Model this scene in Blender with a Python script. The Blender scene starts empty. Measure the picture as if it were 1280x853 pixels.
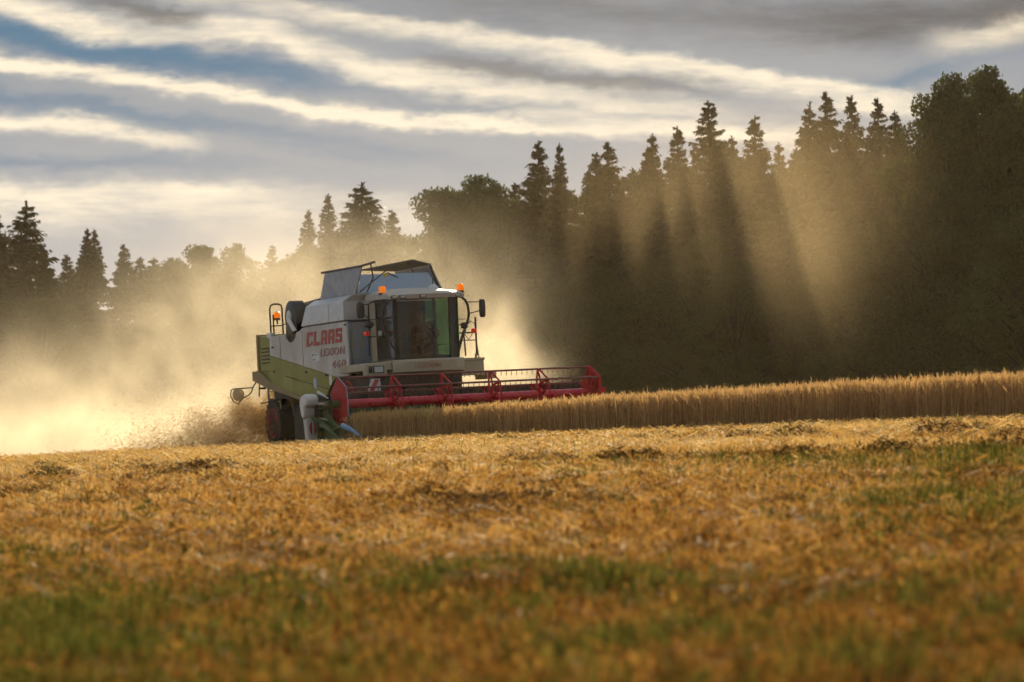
import bpy, math, random
import numpy as np
from mathutils import Vector, Matrix
random.seed(7); RNG = np.random.default_rng(11)
scene = bpy.context.scene
COL = scene.collection

# ------------------------------------------------------------------ frame of the machine and the ground
def nrm(v):
    v = np.array(v, float); return v / np.linalg.norm(v)
PSI = math.radians(22); TP = .03; TR = .045
AX = nrm([math.sin(PSI), -math.cos(PSI), TP])
AY = np.array([math.cos(PSI), math.sin(PSI), TR]); AY = nrm(AY - AX * AX.dot(AY))
AZ = np.cross(AX, AY)
ORG = np.array([-3.84, 90, -.92]) + 1.5 * AY
MW = Matrix(((AX[0], AY[0], AZ[0], ORG[0]), (AX[1], AY[1], AZ[1], ORG[1]), (AX[2], AY[2], AZ[2], ORG[2]), (0, 0, 0, 1)))

def ground_z(X, Y, rough=True):
    X = np.asarray(X, float); Y = np.asarray(Y, float)
    dx = X - ORG[0]; dy = Y - ORG[1]
    h = math.hypot(AX[0], AX[1])
    s = (AX[0] * dx + AX[1] * dy) / h
    l = (math.cos(PSI) * dx + math.sin(PSI) * dy)
    s = np.clip(s, -170, 130); l = np.clip(l, -70, 110)
    z = ORG[2] + .03 * s + .045 * l
    z = z - .0095 * np.where(s > 7, s - 7, 0)
    t = np.clip((58 - Y) / 44, 0, 1)
    z = z - .5 * t * t * (3 - 2 * t)
    if rough:
        m = np.clip((Y - 92) / 6, 0, 1)
        near = (1 - m)
        z = z + near * (.018 * np.sin(X * 1.7 + 2 * np.sin(Y * .41)) * np.cos(Y * 1.3 + X * .5) + .015 * np.sin(X * 3.9 + Y * 2.3))
    return z

def local_to_world(p):
    p = np.asarray(p, float)
    return ORG + p[..., 0:1] * AX + p[..., 1:2] * AY + p[..., 2:3] * AZ

def xy_of(px, D):
    return ((px - 640) / 4800 * D, D)

# ------------------------------------------------------------------ materials
def new_mat(name):
    m = bpy.data.materials.new(name); m.use_nodes = True
    nt = m.node_tree
    for n in list(nt.nodes): nt.nodes.remove(n)
    out = nt.nodes.new('ShaderNodeOutputMaterial')
    return m, nt, out

def mat(name, color, rough=.5, metal=0., dust=0., dustcol=(.42, .31, .17), scale=3., coat=0., streak=False):
    m, nt, out = new_mat(name)
    N = nt.nodes.new; L = nt.links.new
    b = N('ShaderNodeBsdfPrincipled'); L(b.outputs[0], out.inputs[0])
    b.inputs['Roughness'].default_value = rough; b.inputs['Metallic'].default_value = metal
    b.inputs['Coat Weight'].default_value = coat
    if dust > 0:
        tc = N('ShaderNodeTexCoord'); mp = N('ShaderNodeMapping'); L(tc.outputs['Object'], mp.inputs[0])
        mp.inputs['Scale'].default_value = (1, 1, .35 if streak else 1)
        nz = N('ShaderNodeTexNoise'); L(mp.outputs[0], nz.inputs['Vector'])
        nz.inputs['Scale'].default_value = scale; nz.inputs['Detail'].default_value = 8; nz.inputs['Roughness'].default_value = .65
        rp = N('ShaderNodeValToRGB'); L(nz.outputs['Fac'], rp.inputs[0])
        rp.color_ramp.elements[0].position = .35; rp.color_ramp.elements[0].color = (dust * .35,) * 3 + (1,)
        rp.color_ramp.elements[1].position = .68; rp.color_ramp.elements[1].color = (min(1, dust * 1.25),) * 3 + (1,)
        mx = N('ShaderNodeMix'); mx.data_type = 'RGBA'
        L(rp.outputs[0], mx.inputs['Factor'])
        mx.inputs['A'].default_value = (*color, 1); mx.inputs['B'].default_value = (*dustcol, 1)
        L(mx.outputs['Result'], b.inputs['Base Color'])
        mr = N('ShaderNodeMapRange'); L(nz.outputs['Fac'], mr.inputs['Value'])
        mr.inputs['From Min'].default_value = .3; mr.inputs['From Max'].default_value = .7
        mr.inputs['To Min'].default_value = max(.05, rough - .1); mr.inputs['To Max'].default_value = min(1, rough + .3)
        L(mr.outputs[0], b.inputs['Roughness'])
        bp = N('ShaderNodeBump'); bp.inputs['Strength'].default_value = .12; bp.inputs['Distance'].default_value = .02
        L(nz.outputs['Fac'], bp.inputs['Height']); L(bp.outputs[0], b.inputs['Normal'])
    else:
        b.inputs['Base Color'].default_value = (*color, 1)
    return m

def straw_mat(name, cols, trans=.5, spec=.15, rough=.6):
    """thin plant matter: two-sided diffuse + translucency; colour varies straw by straw"""
    m, nt, out = new_mat(name); N = nt.nodes.new; L = nt.links.new
    at = N('ShaderNodeAttribute'); at.attribute_name = 'rnd'
    rp = N('ShaderNodeValToRGB'); L(at.outputs['Fac'], rp.inputs[0])
    e = rp.color_ramp.elements
    while len(e) < len(cols): e.new(.5)
    for i, c in enumerate(cols):
        e[i].position = i / (len(cols) - 1); e[i].color = (*c, 1)
    if spec < .05: p = N('ShaderNodeBsdfDiffuse'); L(rp.outputs[0], p.inputs['Color'])
    else:
        p = N('ShaderNodeBsdfPrincipled'); L(rp.outputs[0], p.inputs['Base Color'])
        p.inputs['Roughness'].default_value = rough; p.inputs['Specular IOR Level'].default_value = spec
    t = N('ShaderNodeBsdfTranslucent'); L(rp.outputs[0], t.inputs['Color'])
    mx = N('ShaderNodeMixShader'); mx.inputs[0].default_value = trans
    L(p.outputs[0], mx.inputs[1]); L(t.outputs[0], mx.inputs[2]); L(mx.outputs[0], out.inputs[0])
    return m

def leaf_mat(name, c0, c1, trans=.4):
    m, nt, out = new_mat(name); N = nt.nodes.new; L = nt.links.new
    oi = N('ShaderNodeObjectInfo'); at = N('ShaderNodeAttribute'); at.attribute_name = 'rnd'
    ad = N('ShaderNodeMath'); ad.operation = 'MULTIPLY_ADD'; L(oi.outputs['Random'], ad.inputs[0]); ad.inputs[1].default_value = .5
    ml = N('ShaderNodeMath'); ml.operation = 'MULTIPLY'; ml.inputs[1].default_value = .5; L(at.outputs['Fac'], ml.inputs[0])
    L(ml.outputs[0], ad.inputs[2])
    mx = N('ShaderNodeMix'); mx.data_type = 'RGBA'; L(ad.outputs[0], mx.inputs['Factor'])
    mx.inputs['A'].default_value = (*c0, 1); mx.inputs['B'].default_value = (*c1, 1)
    p = N('ShaderNodeBsdfPrincipled'); p.inputs['Roughness'].default_value = .6
    L(mx.outputs['Result'], p.inputs['Base Color'])
    t = N('ShaderNodeBsdfTranslucent'); L(mx.outputs['Result'], t.inputs['Color'])
    ms = N('ShaderNodeMixShader'); ms.inputs[0].default_value = trans
    L(p.outputs[0], ms.inputs[1]); L(t.outputs[0], ms.inputs[2]); L(ms.outputs[0], out.inputs[0])
    return m

def glass_mat(name, tint, film=(.30, .24, .16), filmw=.12, scale=2.):
    """thin tinted pane with a film of dust on it"""
    m, nt, out = new_mat(name); N = nt.nodes.new; L = nt.links.new
    tr = N('ShaderNodeBsdfTransparent'); tr.inputs[0].default_value = (*tint, 1)
    gl = N('ShaderNodeBsdfGlossy'); gl.inputs['Roughness'].default_value = .08
    lw = N('ShaderNodeLayerWeight'); lw.inputs['Blend'].default_value = .5
    pw = N('ShaderNodeMath'); pw.operation = 'POWER'; L(lw.outputs['Facing'], pw.inputs[0]); pw.inputs[1].default_value = 4.
    pm = N('ShaderNodeMath'); pm.operation = 'MULTIPLY_ADD'; L(pw.outputs[0], pm.inputs[0]); pm.inputs[1].default_value = .7; pm.inputs[2].default_value = .04
    m1 = N('ShaderNodeMixShader'); L(pm.outputs[0], m1.inputs[0]); L(tr.outputs[0], m1.inputs[1]); L(gl.outputs[0], m1.inputs[2])
    df = N('ShaderNodeBsdfDiffuse'); df.inputs[0].default_value = (*film, 1)
    tc = N('ShaderNodeTexCoord'); nz = N('ShaderNodeTexNoise'); nz.inputs['Scale'].default_value = scale; nz.inputs['Detail'].default_value = 7
    L(tc.outputs['Object'], nz.inputs['Vector'])
    mr = N('ShaderNodeMapRange'); L(nz.outputs['Fac'], mr.inputs['Value'])
    mr.inputs['From Min'].default_value = .3; mr.inputs['From Max'].default_value = .75
    mr.inputs['To Min'].default_value = filmw * .4; mr.inputs['To Max'].default_value = filmw * 2
    m2 = N('ShaderNodeMixShader'); L(mr.outputs[0], m2.inputs[0]); L(m1.outputs[0], m2.inputs[1]); L(df.outputs[0], m2.inputs[2])
    L(m2.outputs[0], out.inputs[0])
    return m

def lamp_mat(name, color, strength):
    m, nt, out = new_mat(name); N = nt.nodes.new; L = nt.links.new
    p = N('ShaderNodeBsdfPrincipled'); p.inputs['Base Color'].default_value = (*color, 1); p.inputs['Roughness'].default_value = .25
    p.inputs['Emission Color'].default_value = (*color, 1); p.inputs['Emission Strength'].default_value = strength
    t = N('ShaderNodeBsdfTranslucent'); t.inputs[0].default_value = (*color, 1)
    mx = N('ShaderNodeMixShader'); mx.inputs[0].default_value = .4
    L(p.outputs[0], mx.inputs[1]); L(t.outputs[0], mx.inputs[2]); L(mx.outputs[0], out.inputs[0])
    return m

M = dict(
    white=mat('dusty_white_paint', (.66, .63, .57), .45, dust=.42, dustcol=(.42, .32, .20), streak=True, coat=.1),
    light=mat('pale_grey_paint', (.68, .68, .67), .3, dust=.22, dustcol=(.42, .34, .22), scale=4, coat=.3),
    green=mat('dusty_green_paint', (.29, .30, .03), .5, dust=.4, dustcol=(.33, .26, .10), streak=True),
    tan=mat('dust_caked_edge', (.36, .27, .13), .8, dust=.5),
    sheet=mat('galvanised_sheet', (.30, .32, .36), .36, metal=.5, dust=.2, dustcol=(.35, .30, .22), scale=5),
    dsheet=mat('shaded_underside_sheet', (.13, .115, .095), .6, dust=.4, dustcol=(.22, .17, .10), scale=5),  # sheet colour darkened for the shade on the tank cover's underside
    red=mat('red_paint', (.52, .008, .015), .6, dust=.06, dustcol=(.30, .12, .08), scale=6),
    redtube=mat('glossy_red_paint', (.60, .008, .03), .22, dust=.05, dustcol=(.3, .12, .08), scale=6, coat=.4),
    cream=mat('cream_cab_paint', (.50, .43, .29), .45, dust=.35, dustcol=(.40, .31, .18)),
    roof=mat('cab_roof_paint', (.60, .56, .48), .5, dust=.3, coat=.05),
    black=mat('black_plastic', (.02, .02, .022), .4, dust=.2, dustcol=(.18, .14, .09)),
    steel=mat('worn_steel', (.10, .09, .085), .4, metal=.6, dust=.2, dustcol=(.16, .11, .08)),
    dark=mat('grimy_chassis', (.035, .035, .03), .7, dust=.4, dustcol=(.13, .10, .06)),
    rubber=mat('tyre_rubber', (.022, .021, .02), .8, dust=.45, dustcol=(.09, .07, .05), scale=5),
    bar=mat('worn_red_bar', (.26, .09, .08), .28, metal=.35, dust=.15, dustcol=(.2, .12, .09)),
    rim=mat('red_wheel_rim', (.62, .015, .02), .5, dust=.2, dustcol=(.2, .1, .06)),
    blue=mat('blue_divider_paint', (.10, .24, .42), .3, dust=.15, scale=5, coat=.4),
    dgreen=mat('green_divider_paint', (.055, .105, .02), .5, dust=.3, dustcol=(.20, .16, .08), scale=6),
    cover=mat('white_gearbox_cover', (.66, .66, .62), .3, dust=.2, scale=5, coat=.4),
    redtxt=mat('red_lettering', (.50, .03, .03), .5, dust=.25, dustcol=(.42, .25, .16), scale=9),
    skytint=mat('sky_tinted_panel', (.38, .48, .60), .4, dust=.3, dustcol=(.38, .36, .30), scale=3, streak=True),  # blue of the reflected sky put into the panel's base colour
    yellow=mat('yellow_plate', (.65, .45, .03), .5, dust=.2),
    amber=lamp_mat('amber_beacon_glass', (.95, .27, .01), .55),
    redlamp=lamp_mat('red_marker_glass', (.8, .06, .01), .15),
    plens=lamp_mat('dusty_lens', (.62, .55, .40), 0.),
    lens=mat('lamp_lens', (.55, .55, .5), .15, dust=.15, coat=.6),
    glass=glass_mat('dusty_windscreen', (.70, .64, .54), filmw=.14),
    sglass=glass_mat('dark_side_glass', (.22, .22, .22), film=(.22, .21, .19), filmw=.2),
    gglass=glass_mat('green_tinted_glass', (.44, .80, .56), film=(.07, .18, .10), filmw=.22),
    seat=mat('cab_upholstery', (.03, .028, .03), .8, dust=.1),
    skin=mat('skin', (.42, .24, .16), .5),
    shirt=mat('rust_shirt', (.34, .09, .06), .8),
    jeans=mat('dark_trousers', (.03, .035, .05), .8),
    hair=mat('dark_hair', (.02, .014, .01), .6),
    bark=mat('bark', (.035, .028, .020), .9, dust=.4, dustcol=(.02, .018, .014), scale=9),
    straw=straw_mat('straw', [(.16, .065, .015), (.46, .22, .04), (.70, .39, .08), (.90, .66, .26)], .52),
    wheat=straw_mat('ripe_wheat', [(.30, .17, .07), (.55, .35, .15), (.74, .52, .26)], .45),
    ears=straw_mat('wheat_ears', [(.55, .34, .12), (.70, .47, .20), (.80, .58, .28)], .5),
    chaff=straw_mat('chaff', [(.38, .22, .07), (.68, .44, .16), (.86, .64, .32)], .6, spec=0),
    heap=straw_mat('damp_straw', [(.05, .028, .012), (.16, .085, .03), (.42, .24, .08)], .3, spec=.02),
    weeds=straw_mat('weeds', [(.035, .048, .009), (.09, .105, .018), (.27, .24, .05)], .45, spec=0),
    dry=straw_mat('dry_grass', [(.07, .03, .010), (.26, .11, .022), (.60, .33, .07)], .45, spec=0),
    needles=leaf_mat('spruce_needles', (.018, .023, .012), (.038, .040, .018), .3),
    leaves=leaf_mat('broad_leaves', (.026, .040, .010), (.070, .095, .018), .5),
)

# ------------------------------------------------------------------ mesh collector
class MB:
    def __init__(s): s.v = []; s.f = []
    def add(s, vs, fs):
        o = len(s.v); s.v += [tuple(map(float, p)) for p in vs]; s.f += [tuple(i + o for i in f) for f in fs]; return s
    def box(s, x0, x1, y0, y1, z0, z1):
        return s.add([(x, y, z) for x in (x0, x1) for y in (y0, y1) for z in (z0, z1)],
                     [(0, 1, 3, 2), (4, 6, 7, 5), (0, 4, 5, 1), (2, 3, 7, 6), (0, 2, 6, 4), (1, 5, 7, 3)])
    def hexa(s, p):  # 8 points: bottom 4, top 4, same order
        return s.add(p, [(3, 2, 1, 0), (4, 5, 6, 7), (0, 1, 5, 4), (1, 2, 6, 5), (2, 3, 7, 6), (3, 0, 4, 7)])
    def prism(s, poly, axis, lo, hi):
        n = len(poly); vs = []
        for h in (lo, hi):
            for a, b in poly:
                vs.append({'x': (h, a, b), 'y': (a, h, b), 'z': (a, b, h)}[axis])
        fs = [tuple(range(n))[::-1], tuple(range(n, 2 * n))] + [(i, (i + 1) % n, n + (i + 1) % n, n + i) for i in range(n)]
        return s.add(vs, fs)
    def slab(s, quad, t):  # polygon in space with a thickness along its normal
        q = [Vector(p) for p in quad]; nn = (q[1] - q[0]).cross(q[2] - q[0]).normalized() * t / 2; n = len(q)
        vs = [tuple(p - nn) for p in q] + [tuple(p + nn) for p in q]
        return s.add(vs, [tuple(range(n))[::-1], tuple(range(n, 2 * n))] + [(i, (i + 1) % n, n + (i + 1) % n, n + i) for i in range(n)])
    def tube(s, pts, r, seg=8, r2=None, caps=True):
        pts = [Vector(p) for p in pts]; n = len(pts); o = len(s.v); ref = None
        for i, p in enumerate(pts):
            d = (pts[min(i + 1, n - 1)] - pts[max(i - 1, 0)]).normalized()
            if ref is None: ref = Vector((0, 0, 1)) if abs(d.z) < .9 else Vector((1, 0, 0))
            u = d.cross(ref).normalized(); w = u.cross(d).normalized(); ref = w
            rr = r if r2 is None else r + (r2 - r) * i / (n - 1)
            for k in range(seg):
                a = 2 * math.pi * k / seg
                s.v.append(tuple(p + (u * math.cos(a) + w * math.sin(a)) * rr))
        for i in range(n - 1):
            for k in range(seg):
                a = o + i * seg + k; b = o + i * seg + (k + 1) % seg
                s.f.append((a, b, b + seg, a + seg))
        if caps:
            s.f.append(tuple(o + k for k in range(seg))[::-1]); s.f.append(tuple(o + (n - 1) * seg + k for k in range(seg)))
        return s
    def lathe(s, prof, c, axis='y', seg=32, ang=0):  # prof = (radius, offset along axis)
        o = len(s.v)
        for r, h in prof:
            for k in range(seg):
                a = 2 * math.pi * k / seg + ang; p, q = r * math.cos(a), r * math.sin(a)
                v = {'y': (p, h, q), 'x': (h, p, q), 'z': (p, q, h)}[axis]
                s.v.append((c[0] + v[0], c[1] + v[1], c[2] + v[2]))
        for i in range(len(prof) - 1):
            for k in range(seg):
                a = o + i * seg + k; b = o + i * seg + (k + 1) % seg
                s.f.append((a, b, b + seg, a + seg))
        s.f.append(tuple(o + k for k in range(seg))[::-1]); s.f.append(tuple(o + (len(prof) - 1) * seg + k for k in range(seg)))
        return s
    def build(s, name, m, parent=None, bevel=0, smooth=False):
        me = bpy.data.meshes.new(name); me.from_pydata(s.v, [], s.f); me.update()
        import bmesh
        bm = bmesh.new(); bm.from_mesh(me); bmesh.ops.recalc_face_normals(bm, faces=bm.faces); bm.to_mesh(me); bm.free()
        me.materials.append(m)
        o = bpy.data.objects.new(name, me); COL.objects.link(o)
        if parent: o.parent = parent
        if bevel:
            b = o.modifiers.new('bevel', 'BEVEL'); b.width = bevel; b.segments = 2; b.limit_method = 'ANGLE'; b.angle_limit = .6
        if smooth:
            me.shade_smooth()
            try: me.set_sharp_from_angle(angle=math.radians(40))
            except Exception: pass
        return o

def empty(name, loc=(0, 0, 0)):
    o = bpy.data.objects.new(name, None); COL.objects.link(o); o.location = loc; o.empty_display_size = .3; return o
def tag(o, label=None, cat=None, group=None, kind=None):
    if label: o['label'] = label
    if cat: o['category'] = cat
    if group: o['group'] = group
    if kind: o['kind'] = kind
    return o

def quad_mesh(name, m, P, rnd):
    """P: (n,4,3) quads, rnd: (n,) per-face value"""
    n = len(P); me = bpy.data.meshes.new(name)
    me.vertices.add(n * 4); me.vertices.foreach_set('co', P.reshape(-1).astype(np.float32))
    me.loops.add(n * 4); me.loops.foreach_set('vertex_index', np.arange(n * 4, dtype=np.int32))
    me.polygons.add(n); me.polygons.foreach_set('loop_start', np.arange(0, n * 4, 4, dtype=np.int32))
    try: me.polygons.foreach_set('loop_total', np.full(n, 4, dtype=np.int32))
    except Exception: pass
    a = me.attributes.new('rnd', 'FLOAT', 'FACE'); a.data.foreach_set('value', rnd.astype(np.float32))
    me.materials.append(m); me.update(calc_edges=True)
    return me

def link_mesh(name, me, parent=None):
    o = bpy.data.objects.new(name, me); COL.objects.link(o)
    if parent: o.parent = parent
    return o

def blades(base, length, width, lean, az, tipw=.3, face=None):
    """thin blades from base points. lean = horizontal share; az = heading"""
    n = len(base)
    d = np.stack([np.sin(lean) * np.cos(az), np.sin(lean) * np.sin(az), np.cos(lean)], 1)
    fa = RNG.uniform(0, math.pi, n) if face is None else face
    w = np.stack([np.cos(fa), np.sin(fa), np.zeros(n)], 1)
    w = w - d * np.sum(w * d, 1, keepdims=True); w /= np.linalg.norm(w, axis=1, keepdims=True) + 1e-9
    w = w * (width / 2)[:, None]
    top = base + d * length[:, None]
    return np.stack([base - w, base + w, top + w * tipw, top - w * tipw], 1)

# ------------------------------------------------------------------ ground
def build_ground():
    ys = np.concatenate([np.arange(-30, 8, 4.), np.arange(8, 40, .25), np.arange(40, 100, .5), np.arange(100, 320, 6.), np.array([340, 400, 500, 620.])])
    V = []; 
    xs_u = np.linspace(-1, 1, 141)
    for y in ys:
        half = max(14, y * .32) if y < 320 else 110 + (y - 320) * .9
        half = half if y > 8 else 14
        V.append(np.stack([xs_u * half, np.full(141, y), ground_z(xs_u * half, np.full(141, y))], 1))
    V = np.concatenate(V); nY = len(ys); F = []
    for i in range(nY - 1):
        for j in range(140):
            a = i * 141 + j; F.append((a, a + 1, a + 142, a + 141))
    me = bpy.data.meshes.new('ground'); me.from_pydata(V.tolist(), [], F); me.update(); me.shade_smooth()
    m, nt, out = new_mat('stubble_soil'); N = nt.nodes.new; L = nt.links.new
    g = N('ShaderNodeNewGeometry'); b = N('ShaderNodeBsdfPrincipled'); b.inputs['Roughness'].default_value = .9
    n1 = N('ShaderNodeTexNoise'); n1.inputs['Scale'].default_value = 5; n1.inputs['Detail'].default_value = 10; n1.inputs['Roughness'].default_value = .7
    n2 = N('ShaderNodeTexNoise'); n2.inputs['Scale'].default_value = .35; n2.inputs['Detail'].default_value = 4
    L(g.outputs['Position'], n1.inputs['Vector']); L(g.outputs['Position'], n2.inputs['Vector'])
    r1 = N('ShaderNodeValToRGB'); L(n1.outputs['Fac'], r1.inputs[0])
    r1.color_ramp.elements[0].position = .35; r1.color_ramp.elements[0].color = (.085, .045, .02, 1)
    r1.color_ramp.elements[1].position = .65; r1.color_ramp.elements[1].color = (.34, .19, .06, 1)
    mx = N('ShaderNodeMix'); mx.data_type = 'RGBA'; mx.blend_type = 'MULTIPLY'; mx.inputs['Factor'].default_value = .5
    L(r1.outputs[0], mx.inputs['A'])
    r2 = N('ShaderNodeValToRGB'); L(n2.outputs['Fac'], r2.inputs[0])
    r2.color_ramp.elements[0].position = .35; r2.color_ramp.elements[0].color = (.55, .5, .4, 1)
    r2.color_ramp.elements[1].position = .65; r2.color_ramp.elements[1].color = (1, 1, 1, 1)
    L(r2.outputs[0], mx.inputs['B']); L(mx.outputs['Result'], b.inputs['Base Color'])
    bp = N('ShaderNodeBump'); bp.inputs['Distance'].default_value = .05; L(n1.outputs['Fac'], bp.inputs['Height']); L(bp.outputs[0], b.inputs['Normal'])
    L(b.outputs[0], out.inputs[0])
    me.materials.append(m)
    tag(link_mesh('ground', me), kind='structure')
build_ground()

CROP_Y0 = -3.3; CROP_X0 = 4.95
def in_crop(X, Y):
    dx = X - ORG[0]; dy = Y - ORG[1]
    lx = AX[0] * dx + AX[1] * dy; ly = AY[0] * dx + AY[1] * dy
    return (ly > CROP_Y0) & ((lx > CROP_X0) | (ly > 3.2))

def vnoise(X, Y, f, seed=0):
    r = np.random.default_rng(seed); out = np.zeros_like(X)
    for k in range(7):
        a = r.uniform(0, 2 * math.pi); ff = f * r.uniform(.6, 1.7); ph = r.uniform(0, 6.28)
        out += np.sin((X * math.cos(a) * ff + Y * math.sin(a) * ff) * 2 * math.pi + ph)
    return out / 7

def sample_field(n, d0, d1, power=1., pad=2.):
    """points over the visible fan of the field, thinner with distance"""
    u = RNG.uniform(0, 1, n)
    if power == 1: D = d0 * (d1 / d0) ** u
    else: D = (d0 ** (1 - power) + u * (d1 ** (1 - power) - d0 ** (1 - power))) ** (1 / (1 - power))
    half = D * .138 + pad
    X = RNG.uniform(-1, 1, n) * half
    k = ~in_crop(X, D)
    return X[k], D[k]

def px_of(X, Y): return 640 + 4800 * X / Y

# swath lines: straw lies in rows that run along the crop edge
def swath(X, Y):
    dx = X - ORG[0]; dy = Y - ORG[1]
    ly = AY[0] * dx + AY[1] * dy
    return ly

def field_tone(X, Y):
    # stubble rustier and darker close by, paler farther out, banded along the rows
    l = swath(X, Y)
    return .12 + .36 * np.clip((Y - 30) / 25, 0, 1) - .34 * np.clip((26 - Y) / 12, 0, 1) + .32 * vnoise(l * .9, Y * .12 + X * .15, .35, 81) + .16 * vnoise(X, Y, .5, 82)

def build_stubble():
    # upright stubble
    X, Y = sample_field(300000, 11.5, 99, .6)
    gk = vnoise(X, Y, .7, 51) + .6 * vnoise(X, Y, 2.1, 52); k_ = gk > RNG.uniform(-1.3, .25, len(X)); X = X[k_]; Y = Y[k_]
    hole = vnoise(X, Y, .55, 71) + .6 * vnoise(X, Y, 1.5, 72); k_ = (Y > 34) | (hole > RNG.uniform(-.5, .1, len(X))); X = X[k_]; Y = Y[k_]
    n = len(X); Z = ground_z(X, Y)
    g = vnoise(X, Y, .25, 3)
    L_ = RNG.uniform(.03, .12, n) * (1 + .3 * g)
    L_ = np.where(Y > 45, L_ * .7, L_)
    W = (.004 + .00009 * Y) * RNG.uniform(.6, 1.3, n)
    P = blades(np.stack([X, Y, Z - .01], 1), L_, W, np.abs(RNG.normal(0, .28, n)), RNG.uniform(0, 6.28, n), .8)
    rn = np.clip(RNG.uniform(0, 1, n) * .7 + field_tone(X, Y), 0, 1)
    o = link_mesh('stubble', quad_mesh('stubble', M['straw'], P, rn)); tag(o, 'short golden cut stalks standing across the harvested field', 'stubble', kind='stuff')
    # lying straw
    X, Y = sample_field(280000, 11.5, 99, .6)
    n = len(X); Z = ground_z(X, Y)
    sw = np.abs(((swath(X, Y) + 5.2) % 7.4) - 3.7)
    pile = np.clip(.25 * np.exp(-(sw / .9) ** 2) + .55 * vnoise(X, Y, .55, 5) + .35 * vnoise(X, Y, 1.6, 6), 0, 1)
    H = RNG.uniform(0, 1, n) * (.04 + .12 * pile)
    L_ = RNG.uniform(.05, .22, n); W = (.0045 + .0001 * Y) * RNG.uniform(.6, 1.3, n)
    P = blades(np.stack([X, Y, Z + H], 1), L_, W, RNG.uniform(1.1, 1.75, n), RNG.uniform(0, 6.28, n), .9, )
    rn = np.clip(RNG.uniform(0, 1, n) * .8 + field_tone(X, Y) - .3 * pile, 0, 1)
    o = link_mesh('loose_straw', quad_mesh('loose_straw', M['straw'], P, rn)); tag(o, 'loose golden straw strewn over the stubble field', 'straw', kind='stuff')
    # dark clumps of damp straw in broken rows
    cs = []
    def row(px0, py0, px1, py1, n, sp):
        for i in range(n):
            t = random.random(); px = px0 + (px1 - px0) * t; py = py0 + (py1 - py0) * t + random.gauss(0, sp)
            # find D where the ground shows at this height in the view
            D = np.linspace(14, 95, 500); Xs = (px - 640) / 4800 * D
            v = 505 - 4800 * ground_z(Xs, D, False) / D
            k = int(np.argmin(np.abs(v - py))); cs.append((Xs[k], D[k]))
    row(640, 582, 1280, 570, 26, 2.5); row(1090, 570, 1280, 568, 9, 2); row(0, 592, 640, 580, 18, 5)
    row(430, 556, 1000, 545, 22, 2); row(850, 545, 1280, 540, 14, 3); row(0, 625, 700, 632, 26, 9); row(560, 640, 1280, 610, 18, 12); row(0, 700, 1280, 690, 16, 30)
    row(0, 610, 1280, 600, 24, 12)
    big = []
    for px, py in [(455, 584), (640, 580), (700, 581), (770, 579), (815, 577), (990, 577), (1010, 575), (1105, 570), (1118, 569), (1235, 568), (1262, 567), (610, 632), (600, 634), (250, 592), (60, 600), (1180, 545)]:
        D = np.linspace(14, 95, 900); Xs = (px - 640) / 4800 * D; v = 505 - 4800 * ground_z(Xs, D, False) / D
        k = int(np.argmin(np.abs(v - py))); big.append((Xs[k], D[k]))
    PP = []; RR = []
    for (x, y) in cs + big:
        r = random.uniform(.09, .24) if random.random() < .85 else random.uniform(.25, .4)
        if (x, y) in big: r = random.uniform(.14, .27) * (1.3 if x > 4 else 1); k = int(620 * (r / .25) ** 1.5)
        a = RNG.uniform(0, 6.28, k); q = np.sqrt(RNG.uniform(0, 1, k)) * r
        X = x + np.cos(a) * q * 1.6; Y = y + np.sin(a) * q * 1.2
        H = RNG.uniform(0, 1, k) * r * (.75 if (x, y) in big else .5) * (1 - (q / r) ** 2)
        P = blades(np.stack([X, Y, ground_z(X, Y) + H], 1), RNG.uniform(.03, .10, k), np.full(k, .007 + .00012 * y), RNG.uniform(.9, 2.2, k), RNG.uniform(0, 6.28, k), .8)
        PP.append(P); RR.append(RNG.uniform(0, .45 if (x, y) in big else 1, k))
    o = link_mesh('straw_clumps', quad_mesh('straw_clumps', M['heap'], np.concatenate(PP), np.concatenate(RR)))
    tag(o, 'dark brown clumps of damp straw lying in broken rows', 'straw', kind='stuff')

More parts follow.
